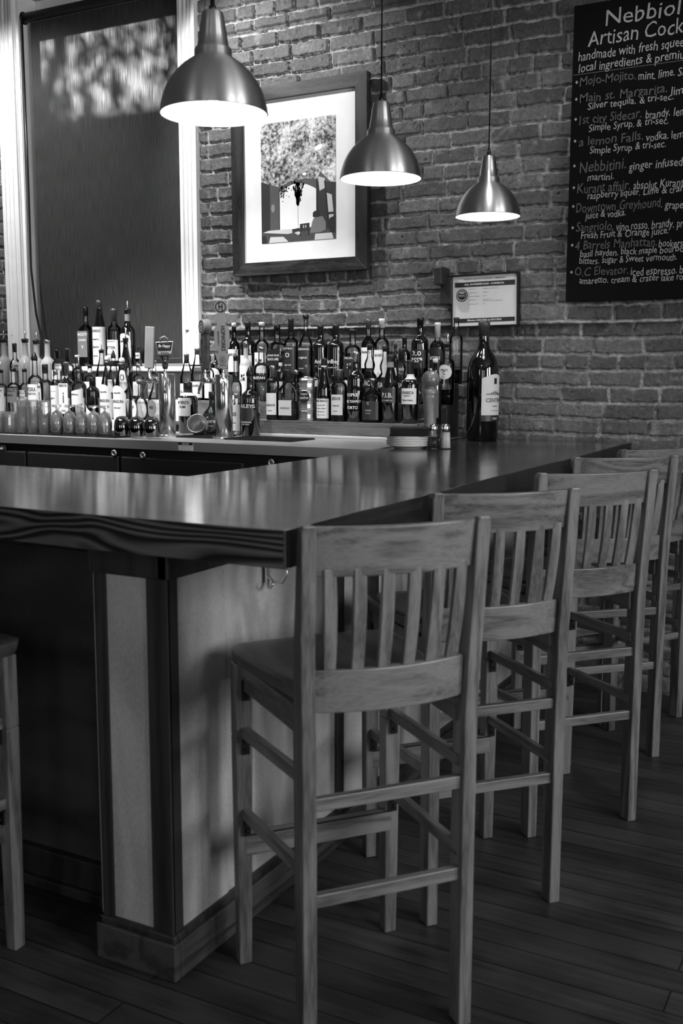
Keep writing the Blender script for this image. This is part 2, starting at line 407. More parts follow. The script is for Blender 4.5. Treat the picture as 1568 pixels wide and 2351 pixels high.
def text_geo(s, ext=0., bold=0.):
    key = (s, ext, bold)
    if key in _tx: return _tx[key]
    c = D.curves.new('lettering', 'FONT'); c.body = s; c.size = 1; c.resolution_u = 2; c.extrude = ext; c.offset = bold
    o = D.objects.new('lettering', c); COL.objects.link(o)
    bpy.context.view_layer.update()
    me = D.meshes.new_from_object(o.evaluated_get(bpy.context.evaluated_depsgraph_get()))
    vs = [tuple(v.co) for v in me.vertices]; fs = [tuple(p.vertices) for p in me.polygons]
    D.objects.remove(o); D.curves.remove(c); D.meshes.remove(me)
    xs = [v[0] for v in vs] or [0]
    _tx[key] = (vs, fs, min(xs), max(xs))
    return _tx[key]
def put_text(mb, s, cx, z, w, h, y=0., r=None, align='c', sheer=0., bold=.01, a0=0.):
    """lettering in the x-z plane facing -y; cap height h, width w; r bends it round a cylinder"""
    vs, fs, x0, x1 = text_geo(s, 0, bold)
    if not vs: return
    tw = max(1e-6, x1 - x0); sx = w / tw if w else h / .72
    out = []
    for vx, vy, _ in vs:
        u = (vx - x0) * sx - (w / 2 if align == 'c' else 0); v = vy * h / .72
        u += sheer * v
        if r: out.append((math.sin(u / r + a0) * r, -math.cos(u / r + a0) * r, z + v))
        else: out.append((cx + u, y, z + v))
    mb.add(out, fs)
# ------------------------------------------------------------------ the room
WY = 4.47                         # back wall face
XL, XR, YB, ZC = -5.2, 3.0, -3.0, 3.55
OX0, OX1, OZ0, OZ1 = -4.44, -3.30, 1.40, 3.42     # opening of the window with the blind
fl = MB(); fl.box(XL - .1, XR + .1, YB - .1, WY + .2, -.08, 0); struct(link('floor', fl, M['floor']))
cl = MB(); cl.box(XL - .1, XR + .1, YB - .1, WY + .2, ZC, ZC + .1); struct(link('ceiling', cl, M['ceil']))
wl = MB(); wl.box(XL - .12, XL, YB, WY + .12, 0, ZC); struct(link('wall_left', wl, M['plaster_dark']))
def holed(mb, axis, c0, c1, a0, a1, holes):
    """wall slab between c0..c1 across its thickness, a0..a1 along, with holes [(h0, h1, z0, z1)]"""
    cuts = sorted(holes); p = a0
    def bb(u0, u1, z0, z1):
        if axis == 'y': mb.box(c0, c1, u0, u1, z0, z1)
        else: mb.box(u0, u1, c0, c1, z0, z1)
    for h0, h1, z0, z1 in cuts:
        bb(p, h0, 0, ZC); bb(h0, h1, 0, z0); bb(h0, h1, z1, ZC); p = h1
    bb(p, a1, 0, ZC)
w = MB(); holed(w, 'y', XR, XR + .14, YB, WY + .12, [(y - .5, y + .5, 1.05, 2.85) for x, y in WIN_R]); struct(link('wall_right', w, M['plaster']))
w = MB(); holed(w, 'x', YB - .14, YB, XL, XR, [(x - .4, x + .4, 1.05, 2.85) for x, e in WIN_B]); struct(link('wall_front', w, M['plaster_dark']))
k = 2
for (cx, cy, hw, ax) in [(XR + .05, y, .5, 'y') for x, y in WIN_R] + [(x, YB - .05, .4, 'x') for x, e in WIN_B]:
    f = MB()
    def wb(u0, u1, z0, z1, t=.03):
        if ax == 'y': f.box(cx - t, cx + t, cy + u0, cy + u1, z0, z1)
        else: f.box(cx + u0, cx + u1, cy - t, cy + t, z0, z1)
    wb(-hw, -hw + .05, 1.05, 2.85); wb(hw - .05, hw, 1.05, 2.85); wb(-hw, hw, 1.05, 1.1); wb(-hw, hw, 2.8, 2.85); wb(-hw, hw, 1.93, 1.97, .02)
    o = struct(link('window_%d' % k, f, M['white']))
    gb = MB()
    if ax == 'y': gb.box(cx + .035, cx + .04, cy - hw, cy + hw, 1.06, 2.84)
    else: gb.box(cx - hw, cx + hw, cy - .04, cy - .035, 1.06, 2.84)
    link('pane', gb, M['clear'], o)
    k += 1

# old brick back wall: every brick has its own face, tilt, tone and ragged edge
def vnoise(xx, zz, cell, seed, octaves=1):
    rs = np.random.RandomState(seed); out = np.zeros_like(xx); amp = 1.; tot = 0.
    for o in range(octaves):
        g = rs.rand(512, 512); u = xx / cell; v = zz / cell
        iu = np.floor(u).astype(int); iv = np.floor(v).astype(int); fu = u - iu; fv = v - iv
        fu = fu * fu * (3 - 2 * fu); fv = fv * fv * (3 - 2 * fv)
        a = g[iu % 512, iv % 512]; b = g[(iu + 1) % 512, iv % 512]; c = g[iu % 512, (iv + 1) % 512]; d = g[(iu + 1) % 512, (iv + 1) % 512]
        out += amp * ((a * (1 - fu) + b * fu) * (1 - fv) + (c * (1 - fu) + d * fu) * fv - .5) * 2
        tot += amp; amp *= .5; cell *= .5
    return out / tot
def brick_wall(name, x0, x1, z0, z1, step, skip=None):
    nx = int((x1 - x0) / step) + 1; nz = int((z1 - z0) / step) + 1
    xs = np.linspace(x0, x1, nx); zs = np.linspace(z0, z1, nz)
    X, Z = np.meshgrid(xs, zs, indexing='ij')
    ch = .0695
    Xw = X + vnoise(X, Z, .035, 1, 3) * .006 + vnoise(X, Z, .3, 11) * .006
    Zw = Z + vnoise(X, Z, .045, 2, 3) * .0052 + vnoise(X, Z * .3, .5, 12) * .010
    row = np.floor(Zw / ch).astype(int); zf = Zw - row * ch
    rs = np.random.RandomState(5); NR = 60; NB = 110
    edges = np.zeros((NR, NB)); rnd = rs.rand(NR, NB, 8)
    for r in range(NR):
        header = (r % 6 == 2)
        L = (.112 if header else .213) * (1 + (rnd[r, :, 0] - .5) * .16)
        odd = rnd[r, :, 1] > .93; L = np.where(odd & (not header), L * .52, L)
        off = (.107 if r % 2 else 0) + rnd[r, 0, 2] * .05
        e = -8.5 + off + np.cumsum(L); 
        if header: e = -8.5 + off + np.cumsum(np.resize(L, NB))
        edges[r] = e
    H = np.zeros_like(X); T = np.zeros_like(X)
    for r in range(row.min(), row.max() + 1):
        m = row == r; rr = r % NR
        e = edges[rr]
        if e[-1] < x1 + .1:
            e = np.concatenate([e, e[-1] + np.cumsum(np.full(160, .213 if r % 6 != 2 else .112))])
        xw = Xw[m]; i = np.searchsorted(e, xw); i = np.clip(i, 1, len(e) - 1)
        xa = e[i - 1]; xb = e[i]; q = rnd[rr, i % NB]
        dx = np.minimum(xw - xa, xb - xw); dz = np.minimum(zf[m], ch - zf[m])
        d = np.minimum(dx, dz * 1.05)
        rag = vnoise(X[m], Z[m], .02, 21, 2) * .003
        jw = .0040 + q[:, 4] * .0026
        s = np.clip((d + rag - jw) / .0038, 0, 1); s = s * s * (3 - 2 * s)
        u = (xw - xa) / np.maximum(xb - xa, 1e-3) - .5; v = zf[m] / ch - .5
        face = .0150 + (q[:, 3] - .5) * .009 + (q[:, 5] - .5) * .012 * u + (q[:, 6] - .5) * .008 * v
        pit = vnoise(X[m], Z[m], .028, 31, 3); face = face + pit * .0022 - np.clip(pit - .45, 0, 1) * .022
        mort = vnoise(X[m], Z[m], .018, 41, 3) * .0034 + vnoise(X[m], Z[m], .12, 42) * .003
        fill = np.clip(vnoise(X[m], Z[m], .22, 43) * 2 - .5, 0, 1) * .008
        H[m] = np.maximum(mort + fill, s * face + (1 - s) * (mort + fill)) if False else s * face + (1 - s) * (mort + fill)
        tb = .072 + q[:, 7] ** 2 * .07 + np.clip(vnoise(X[m], Z[m], .06, 51, 2), -1, 1) * .022
        smear = np.clip(vnoise(X[m], Z[m], .05, 52, 3) * 2.4 - .95, 0, 1) * .13
        tm = .30 + vnoise(X[m], Z[m], .03, 53, 2) * .12
        ts = np.clip((d + rag - jw + .001) / .004, 0, 1)
        T[m] = ts * (tb + smear) + (1 - ts) * tm
    # the upper wall stands a little proud of the lower, above a thin ledge
    zl = 1.585 + vnoise(X, Z, .25, 61) * .0025
    H += np.where(Z > zl + .006, .008, 0) + np.where(np.abs(Z - zl) < .006, .026, 0)
    H -= np.where(np.abs(Z - 3.012) < .008, .012, 0)
    co = np.stack([X, WY - H + .006, Z], -1).reshape(-1, 3)
    a = (np.arange(nx - 1)[:, None] * nz + np.arange(nz - 1)[None, :])
    quads = np.stack([a, a + nz, a + nz + 1, a + 1], -1).reshape(-1, 4)
    if skip:
        c = co[quads].mean(1); k = np.ones(len(quads), bool)
        for sx0, sx1, sz0, sz1 in skip: k &= ~((c[:, 0] > sx0) & (c[:, 0] < sx1) & (c[:, 2] > sz0) & (c[:, 2] < sz1))
        quads = quads[k]
    me = D.meshes.new(name); nq = len(quads)
    me.vertices.add(len(co)); me.vertices.foreach_set('co', co.astype(np.float32).ravel())
    me.loops.add(nq * 4); me.loops.foreach_set('vertex_index', quads.astype(np.int32).ravel())
    me.polygons.add(nq); me.polygons.foreach_set('loop_start', np.arange(nq, dtype=np.int32) * 4)
    me.polygons.foreach_set('use_smooth', np.ones(nq, bool))
    me.update(calc_edges=True)
    at = me.attributes.new('tone', 'FLOAT', 'POINT'); at.data.foreach_set('value', np.clip(T, .02, .8).astype(np.float32).ravel())
    return link(name, me, M['brick'])
VX0, VX1, VZ0, VZ1 = -4.75, -.62, .62, 3.46        # the part in view is cut finest
struct(brick_wall('wall_back', VX0, VX1, VZ0, VZ1, .0042, skip=[(OX0, OX1, OZ0, OZ1)]))
struct(brick_wall('wall_back_left', XL, VX0, 0, ZC, .012)); struct(brick_wall('wall_back_middle', VX1, .1, 0, ZC, .012))
struct(brick_wall('wall_back_low', VX0, VX1, 0, VZ0, .012)); struct(brick_wall('wall_back_high', VX0, VX1, VZ1, ZC, .012, skip=[(OX0, OX1, OZ0, OZ1)]))
struct(brick_wall('wall_back_right', .1, XR, 0.0, ZC, .02))
# the masonry behind the brick faces
w = MB(); holed(w, 'x', WY + .02, WY + .24, XL, XR, [(OX0, OX1, OZ0, OZ1)]); struct(link('wall_back_core', w, M['plaster']))
b = MB(); b.box(.1, XR, WY - .03, WY + .0, 0, .12); struct(link('baseboard_back', b, M['trim_y']))

# window with its dark roller blind
def casing(mb, x0, x1, z0, z1, y=WY - .034, inner=1):
    """a fluted vertical casing board"""
    mb.box(x0, x1, y, WY + .02, z0, z1)
    wd = x1 - x0
    for a, b_, t in ((.02, .2, .010), (.34, .42, .006), (.58, .66, .006), (.80, .98, .012)):
        mb.box(x0 + wd * a, x0 + wd * b_, y - t, y, z0, z1)
f = MB()
casing(f, -4.555, -4.425, 1.41, 3.5); casing(f, -3.315, -3.205, 1.41, 3.5)
f.box(-4.555, -3.205, WY - .04, WY + .02, 3.42, ZC)
win = struct(link('window_1', f, M['white'], bevel=.002, seg=1))
f = MB(); f.box(-4.425, -4.405, WY - .02, WY + .2, 1.41, 3.42); f.box(-3.330, -3.315, WY + .03, WY + .2, 1.41, 3.42); link('jamb', f, M['white'], win)
f = MB(); f.box(-4.60, -3.16, WY - .165, WY + .02, 1.375, 1.402); link('window_stool', f, M['white'], win, bevel=.006)
f = MB(); f.box(-4.57, -3.19, WY - .03, WY + .0, 1.09, 1.375); link('window_apron', f, M['white'], win, bevel=.004)
f = MB()
for x0, x1, z0, z1 in ((-4.40, -4.35, 1.42, 3.42), (-3.39, -3.34, 1.42, 3.42), (-4.35, -3.39, 1.42, 1.5), (-4.35, -3.39, 3.26, 3.42), (-4.35, -3.39, 2.52, 2.62)):
    f.box(x0, x1, WY + .12, WY + .17, z0, z1)
link('sash', f, M['white'], win)
f = MB(); f.box(-4.35, -3.39, WY + .14, WY + .145, 1.5, 3.36); link('pane', f, M['clear'], win)
bl = thing('roller_blind', 'dark roller blind pulled down over the white-framed window behind the bottles', 'blind', (-3.87, WY + .03, 1.42))
f = MB(); f.box(-.50, .528, .006, .008, .018, 1.86); link('blind_fabric', f, M['blind'], bl)
f = MB(); f.lathe([(.026, -.53), (.026, .548)], 24, mx=Matrix.Translation((0, -.005, 1.885)) @ Matrix.Rotation(PI / 2, 4, 'Y')); link('roller_tube', f, M['roller'], bl)
f = MB(); f.box(-.50, .528, -.006, .012, .0, .028); link('hem_bar', f, M['roller'], bl, bevel=.004)
f = MB(); f.lathe([(.032, 0), (.034, .004), (.034, .016), (.02, .02)], 20, mx=Matrix.Translation((-.55, -.005, 1.885)) @ Matrix.Rotation(PI / 2, 4, 'Y')); link('end_bracket', f, M['black'], bl)
f = MB()
for dx in (-.548, -.530):
    f.tube([(dx, -.045, 1.86), (dx - .002, -.045, .9), (dx, -.045, .08)], .0016, 6)
    for i in range(330): 
        z = 1.86 - i * .0054; f.lathe([(.0004, -.0019), (.0024, 0), (.0004, .0019)], 5, mx=Matrix.Translation((dx, -.045, z)), cap0=False, cap1=False)
link('bead_chain', f, M['cream'], bl)
cd = MB(); cd.tube([(-4.385, WY - .012, 3.3), (-4.38, WY - .012, 2.4), (-4.375, WY - .02, 1.95), (-4.34, WY - .03, 1.7), (-4.30, WY - .035, 1.56), (-4.315, WY - .03, 1.47), (-4.335, WY - .03, 1.405)], .006, 8)
tag(link('blind_edge_shadow', cd, M['black']), 'black line modelled for the shadowed left edge of the dark window blind', 'cord')  # dark line stands in for shade along the blind's fabric edge

# out of doors beyond that window: an added sun-blocking wall and a tree that dapples the blind
o = MB(); o.box(-9, 1, 8.0, 8.3, -.1, 5.10); tag(link('sun_blocker_wall', o, M['plaster']), 'added unseen wall that keeps the sun off the lower part of the blind', 'sun blocker')
rs = random.Random(3); o = MB()
cl_ = [(rs.uniform(-5.5, -3.8), rs.uniform(6.0, 7.0), rs.uniform(3.9, 5.0), rs.uniform(.05, .15)) for _ in range(42)] + [(rs.uniform(-5.6, -4.75), rs.uniform(6.0, 7.0), rs.uniform(3.8, 5.0), rs.uniform(.08, .2)) for _ in range(34)]
for i in range(4600):
    c = rs.choice(cl_); q = Vector((rs.gauss(0, 1), rs.gauss(0, .6), rs.gauss(0, .8))) * c[3]
    p = Vector(c[:3]) + q; s_ = rs.uniform(.02, .045)
    rt = Matrix.Rotation(rs.uniform(0, 6.3), 4, 'Z') @ Matrix.Rotation(rs.uniform(0, 3), 4, 'X')
    o.add([(-s_, 0, 0), (0, 0, -s_ * .6), (s_, 0, 0), (0, 0, s_ * .6)], [(0, 1, 2, 3)], mx=Matrix.Translation(p) @ rt)
tr = thing('tree', 'leafy tree outside the window behind the blind', 'tree', (0, 0, 0))
link('foliage', o, M['leaf'], tr)
o = MB(); o.tube([(-5.6, 6.5, -.1), (-5.5, 6.5, 2.0), (-5.2, 6.5, 3.6), (-4.7, 6.5, 4.8)], .09, 8, r2=.03); link('trunk', o, M['leaf'], tr)

# ------------------------------------------------------------------ the bar
BX0, BX1, BZ, BT = -1.748, -.982, 1.083, .073      # right arm x range, top height, thickness
BYF, BYI = 1.612, 2.345                            # front arm y range
def live_edge(x0, y0, x1, y1, amp=.0035, n=30, seed=0):
    r_ = random.Random(seed); out = []
    nx, ny = (y1 - y0), -(x1 - x0); l = math.hypot(nx, ny); nx /= l; ny /= l
    ph = [r_.uniform(0, 6) for _ in range(3)]
    for i in range(n + 1):
        t = i / n; a = amp * (math.sin(t * 9 + ph[0]) + .5 * math.sin(t * 23 + ph[1]) + .3 * math.sin(t * 51 + ph[2])) * min(1, t * n / 2, (1 - t) * n / 2)
        out.append((x0 + (x1 - x0) * t + nx * a, y0 + (y1 - y0) * t + ny * a))
    return out
def slab(name, outline, z0, z1, mtop, medge, parent=None, bev=.003):
    mb = MB(); n = len(outline)
    mb.v = [(x, y, z0) for x, y in outline] + [(x, y, z1) for x, y in outline]
    mb.f = [tuple(reversed(range(n))), tuple(range(n, 2 * n))] + [(i, (i + 1) % n, (i + 1) % n + n, i + n) for i in range(n)]
    mb.sm = [False] * len(mb.f)
    o = link(name, mb, mtop, parent, bevel=bev, seg=3)
    o.data.materials.append(medge)
    for p in o.data.polygons:
        if abs(p.normal.z) < .6: p.material_index = 1
    o.data.materials.append(M['slab_edge_y'])
    for p in o.data.polygons:
        if p.normal.x > .6: p.material_index = 2
    return o
ol = live_edge(-5.1, BYF, BX1 - .003, BYF, .003, 60, 2) + live_edge(BX1, BYF + .003, BX1, BYI, .0022, 12, 4)[0:] + [(-5.1, BYI)]
o = slab('countertop', ol, BZ - BT, BZ, M['bartop'], M['slab_edge'])
tag(o, 'thick glossy wooden bar top along the front with a wavy-grained dark edge', 'bar top')
ol = [(BX0, BYI + .0015)] + [(BX1, BYI + .0015)] + live_edge(BX1, BYI + .0015, BX1 - .01, 4.44, .004, 60, 9)[1:] + [(BX0, 4.44)]
o = slab('countertop', ol, BZ - BT, BZ - .0005, M['bartop_y'], M['slab_edge_y'])
tag(o, 'thick glossy dark wooden bar top running back to the brick wall beside the stools', 'bar top')

bb = thing('bar_counter', 'wood panelled bar base under the thick top, with corner column and baseboards', 'bar', (-1.375, 1.765, 0))
CX, CY = -1.375, 1.765
def bpart(name, boxes, m, bev=.003):
    f = MB()
    for x0, x1, y0, y1, z0, z1 in boxes: f.box(x0 - CX, x1 - CX, y0 - CY, y1 - CY, z0, z1)
    return link(name, f, m, bb, bevel=bev)
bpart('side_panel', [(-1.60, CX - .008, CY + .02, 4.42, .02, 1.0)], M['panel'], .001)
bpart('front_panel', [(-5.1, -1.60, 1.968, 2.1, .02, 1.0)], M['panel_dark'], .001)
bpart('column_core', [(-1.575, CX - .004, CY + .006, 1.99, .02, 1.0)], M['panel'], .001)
bpart('corner_board', [(-1.433, CX, CY, CY + .012, .10, .93), (CX - .012, CX, CY + .002, CY + .04, .10, .93)], M['trim_dark'])
bpart('column_stile', [(-1.58, -1.548, CY, CY + .012, .10, .93), (-1.58, -1.568, CY + .0121, 1.968, .1, .93)], M['trim_dark'], .0008)
bpart('batten', [(CX - .01, CX + .006, 2.540, 2.575, .10, .93)], M['trim_dark'])
bpart('batten', [(CX - .01, CX + .006, 2.72, 2.80, .10, .93)], M['trim_dark'])
bpart('crown_moulding', [(-1.59, CX + .008, CY - .008, CY + .03, .925, 1.01), (CX - .02, CX + .010, CY - .008, 4.42, .925, 1.01), (-5.1, -1.575, 1.955, 1.99, .925, 1.01)], M['trim_dark'], .004)
bpart('baseboard', [(-1.592, CX + .014, CY - .014, CY + .01, 0, .088), (CX - .01, CX + .014, CY + .0101, 4.42, 0, .088), (-1.592, -1.57, CY - .012, 1.96, 0, .088)], M['trim_y'], .004)
bpart('base_cap', [(-1.588, CX + .008, CY - .008, CY + .01, .088, .106), (CX - .01, CX + .008, CY + .0101, 4.42, .088, .106), (-1.588, -1.575, CY - .008, 1.96, .088, .106)], M['trim_dark'], .004)
bpart('toe_base', [(-5.1, -1.60, 1.945, 1.98, .0, .105), (-5.1, -1.60, 1.93, 1.98, 0, .03)], M['trim_dark'], .004)
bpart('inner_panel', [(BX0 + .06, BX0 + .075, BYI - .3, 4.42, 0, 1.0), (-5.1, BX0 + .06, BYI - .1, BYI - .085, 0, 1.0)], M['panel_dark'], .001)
# coat hook under the overhang
hk = thing('coat_hook', 'small double coat hook under the overhanging corner of the bar', 'hook', (CX + .001, 2.168, .885))
f = MB(); f.box(0, .004, -.009, .009, -.035, .02); link('hook_plate', f, M['steel'], hk, bevel=.001)
f = MB(); f.tube([(.004, 0, -.02), (.02, 0, -.034), (.045, 0, -.032), (.058, 0, -.012), (.060, 0, .004)], .0035, 8); f.sphere((.060, 0, .006), .006, 10, 8); link('hook_arm', f, M['steel'], hk)
f = MB(); f.tube([(.004, 0, -.03), (.012, -.012, -.045), (.024, -.022, -.045), (.034, -.03, -.034)], .003, 8); f.sphere((.036, -.031, -.032), .005, 10, 8); link('hook_arm', f, M['steel'], hk)

# ------------------------------------------------------------------ stools
WX, WYy, WZ = M['stool']
def make_stool():
    t = thing('bar_stool', '', 'stool')
    zt, zk, lean = 1.092, .70, .024
    pw, pd = .030, .052
    def rear(s):
        x0 = .1745 * s; xt = .184 * s; m = MB()
        # footprint rectangle swept up, straight to the seat then leaning back
        pts = [(x0, 0, 0, pw, pd * .86), (x0, 0, .40, pw, pd), (x0 + .002 * s, 0, zk, pw, pd), (x0 + .006 * s, -lean * .30, .85, pw, pd * .84), (xt, -lean, zt - .012, pw, pd * .52), (xt, -lean - .002, zt, pw - .006, pd * .4)]
        vs = []
        for x, y, z, w_, d_ in pts:
            vs += [(x - w_ / 2, y, z), (x + w_ / 2, y, z), (x + w_ / 2, y + d_, z), (x - w_ / 2, y + d_, z)]
        fs = [(0, 3, 2, 1)]; n = len(pts)
        for i in range(n - 1):
            a = i * 4
            for k_ in range(4): fs.append((a + k_, a + (k_ + 1) % 4, a + 4 + (k_ + 1) % 4, a + 4 + k_))
        fs.append(tuple((n - 1) * 4 + k_ for k_ in range(4)))
        m.add(vs, fs); return m
    def front(s):
        m = MB(); x = .186 * s; y = .413
        m.beam((x, y, 0), (x, y, .55), .030, .033, (0, 1, 0), .040, .040); m.beam((x, y, .55), (x, y, .722), .040, .040, (0, 1, 0)); return m
    for s in (-1, 1): link('leg', rear(s), WZ, t, bevel=.003)
    for s in (-1, 1): link('leg', front(s), WZ, t, bevel=.003)
    # bowed rails of the back
    def bow(z0, z1, x, y0, b_, th, tilt, name):
        m = MB(); n = 14; vs = []
        for i in range(n + 1):
            u = -1 + 2 * i / n; xx = u * x; c = b_ * (1 - u * u)
            for z, ty in ((z0, 0), (z1, tilt)):
                vs += [(xx, y0 - c + ty, z), (xx, y0 - c + ty + th, z)]
        fs = []
        for i in range(n):
            a = i * 4; b2 = a + 4
            fs += [(a, b2, b2 + 2, a + 2), (a + 1, a + 3, b2 + 3, b2 + 1), (a, a + 1, b2 + 1, b2), (a + 2, b2 + 2, b2 + 3, a + 3)]
        fs += [(0, 2, 3, 1), (n * 4, n * 4 + 1, n * 4 + 3, n * 4 + 2)]
        m.add(vs, fs); return link(name, m, WX, t, bevel=.003)
    bow(.992, 1.088, .172, -.002, .036, .020, -.012, 'crest_rail')
    bow(.722, .808, .163, .016, .032, .024, -.004, 'lower_rail')
    for i in range(6):
        x = -.1375 + i * .055; u = x / .172; c0 = .031 * (1 - u * u); c1 = .035 * (1 - u * u)
        m = MB(); vs = []; fs = []; K = 8
        for j in range(K + 1):
            q = j / K; px, pz = x * (.95 + .065 * q), .785 + q * .222
            py = .022 + (-.004 - .022) * (1 - (1 - q) ** 2) - (c0 + (c1 - c0) * q); wv = .0125 + .001 * math.sin(q * PI)
            vs += [(px - wv, py, pz), (px + wv, py, pz), (px + wv, py + .012, pz), (px - wv, py + .012, pz)]
        for j in range(K):
            a = j * 4
            for k_ in range(4): fs.append((a + k_, a + (k_ + 1) % 4, a + 4 + (k_ + 1) % 4, a + 4 + k_))
        fs += [(0, 3, 2, 1), (K * 4, K * 4 + 1, K * 4 + 2, K * 4 + 3)]
        m.add(vs, fs); link('slat', m, WZ, t, bevel=.002)
    # saddle seat
    m = MB(); n = 20; top = []; bot = []; vs = []
    nx, ny = 22, 20
    def outline(u, v):      # u,v in -1..1
        y = .028 + (v + 1) / 2 * .452
        hw = .165 + (.205 - .165) * min(1, ((v + 1) / 2) * 1.25)
        if v < -.72: hw = .150
        e = max(0, (abs(v) - .80) / .20) if v > 0 else 0
        hw *= 1 - .10 * e ** 2.4
        yy = y - (.014 * (abs(u) ** 4) if v > .5 else 0)
        return u * hw, yy
    def ztop(u, v):
        r2 = math.sqrt(min(1, (u * u * .9 + (v * .95) ** 2)))
        dip = .014 * (1 - min(1, r2) ** 2.2)
        ridge = .006 * math.exp(-(u / .18) ** 2) * max(0, v)
        edge = .006 * max(abs(u), abs(v)) ** 12
        return .757 - dip + ridge - edge
    for lay in (0, 1):
        for j in range(ny + 1):
            for i in range(nx + 1):
                u = -1 + 2 * i / nx; v = -1 + 2 * j / ny
                x, y = outline(u, v)
                if lay: vs.append((x * .975, .255 + (y - .255) * .975, .720))
                else: vs.append((x, y, ztop(u, v)))
    def idx(l, i, j): return l * (nx + 1) * (ny + 1) + j * (nx + 1) + i
    fs = []; 
    for j in range(ny):
        for i in range(nx):
            fs.append((idx(0, i, j), idx(0, i + 1, j), idx(0, i + 1, j + 1), idx(0, i, j + 1)))
            fs.append((idx(1, i, j), idx(1, i, j + 1), idx(1, i + 1, j + 1), idx(1, i + 1, j)))
    for i in range(nx):
        fs.append((idx(0, i, 0), idx(1, i, 0), idx(1, i + 1, 0), idx(0, i + 1, 0))); fs.append((idx(0, i, ny), idx(0, i + 1, ny), idx(1, i + 1, ny), idx(1, i, ny)))
    for j in range(ny):
        fs.append((idx(0, 0, j), idx(0, 0, j + 1), idx(1, 0, j + 1), idx(1, 0, j))); fs.append((idx(0, nx, j), idx(1, nx, j), idx(1, nx, j + 1), idx(0, nx, j + 1)))
    m.add(vs, fs, True); so = link('seat', m, M['seat'], t, bevel=.006, seg=2)
    for p in so.data.polygons: p.use_smooth = abs(p.normal.z) > .5
    # aprons under the seat
    for s in (-1, 1):
        m = MB(); m.beam((.163 * s, .03, .690), (.181 * s, .40, .690), .018, .056); link('apron', m, WYy, t, bevel=.002)
    m = MB(); m.beam((-.17, .405, .690), (.17, .405, .690), .018, .056); link('apron', m, WX, t, bevel=.002)
    # stretchers
    for s in (-1, 1):
        for z in (.572, .378):
            m = MB(); m.beam((.166 * s, .022, z + .008), (.184 * s, .405, z - .010), .018, .026); link('stretcher', m, WYy, t, bevel=.002)
            m = MB(); m.beam((.1835 * s - .0, .372, z - .024), (.1835 * s, .390, z - .024), .0165, .003); m.beam((.1845 * s, .384, z - .021), (.1845 * s, .384, z - .058), .0165, .003, (0, 1, 0))
            m.sphere((.1845 * s, .381, z - .045), .0042, 8, 6); link('corner_bracket', m, M['iron'], t)
        m = MB(); m.beam((.1845 * s, .384, .688), (.1845 * s, .384, .640), .018, .004, (0, 1, 0)); m.sphere((.1845 * s, .380, .652), .004, 8, 6); link('corner_bracket', m, M['iron'], t)
    for z in (.537, .338):
        m = MB(); m.beam((-.168, .020, z), (.168, .020, z), .018, .027); link('stretcher', m, WX, t, bevel=.002)
    m = MB(); m.beam((-.184, .405, .292), (.184, .405, .292), .022, .052); link('footrest', m, WX, t, bevel=.002)
    m = MB(); m.beam((-.184, .405, .316), (.184, .405, .316), .024, .003); link('wear_strip', m, M['iron'], t)
    return t
def dup(root, loc, rz, label):
    r_ = root.copy(); COL.objects.link(r_); r_.location = loc; r_.rotation_euler = (0, 0, rz); r_['label'] = label
    for c in list(root.children):
        d = c.copy(); COL.objects.link(d); d.parent = r_
    return r_
ST = [(-.841, 1.786, 140.5, 'wooden slat-back bar stool nearest the camera, at the front corner of the bar'),
      (-.832, 2.386, 137.5, 'second wooden slat-back bar stool from the front along the right side of the bar'),
      (-.768, 2.988, 137.5, 'third wooden slat-back bar stool from the front along the right side of the bar'),
      (-.826, 3.585, 133.0, 'fourth wooden slat-back bar stool, tucked in behind the third one'),
      (-.805, 4.050, 145.0, 'farthest wooden bar stool against the brick wall, cut by the right edge of the photo')]
st0 = make_stool()
for i, (x, y, a, lb) in enumerate(ST):
    an = R(a); o_ = Vector((x, y, 0))
    if i == 0: st0.location = o_; st0.rotation_euler = (0, 0, an - PI / 2); st0['label'] = lb; st0['group'] = 'bar stools along the bar'
    else: dup(st0, o_, an - PI / 2, lb)
an = R(91); fw = Vector((math.cos(an), math.sin(an), 0)); rt = Vector((math.sin(an), -math.cos(an), 0))
dup(st0, Vector((-1.793, 1.685, 0)) - rt * .186 - fw * .405, an - PI / 2, 'bar stool cut off by the left edge, only its seat corner and one leg showing')
# ------------------------------------------------------------------ pendant lamps
SHADE = [(.125, 0), (.1242, .012), (.120, .030), (.1125, .052), (.1015, .072), (.087, .091), (.070, .107), (.055, .118), (.0465, .1235), (.0435, .127), (.0430, .141), (.0400, .146), (.0365, .1475), (.0330, .172), (.0285, .200), (.0250, .221), (.0225, .2245), (.006, .225)]
def make_lamp():
    t = thing('pendant_lamp', '', 'lamp')
    f = MB(); f.lathe(SHADE, 64, cap0=False, cap1=True); 
    f.lathe([(.125, 0), (.1262, .0012), (.1255, .003)], 64, cap0=False, cap1=False)
    link('lamp_shade', f, M['alu'], t)
    f = MB(); f.lathe([(max(.004, r - .0018), z - .001) for r, z in SHADE[:12]], 48, cap0=False, cap1=True); link('shade_lining', f, M['bright'], t)
    f = MB(); f.lathe([(.02, .05 + .06), (.022, .12), (.02, .15)], 20); link('lamp_socket', f, M['white'], t)
    f = MB(); f.sphere((0, 0, .062), .034, 20, 14); link('bulb', f, M['bulb'], t)
    f = MB(); f.lathe([(.0085, .224), (.0085, .236), (.006, .240), (.005, .252)], 16); link('cord_grip', f, M['black'], t)
    f = MB(); f.tube([(0, 0, .25), (0, 0, 1.0), (0, 0, ZC - 1.965)], .0026, 8); link('cord', f, M['black'], t)
    f = MB(); f.lathe([(.05, ZC - 1.965 - .025), (.05, ZC - 1.967)], 24); link('ceiling_rose', f, M['black'], t)
    return t
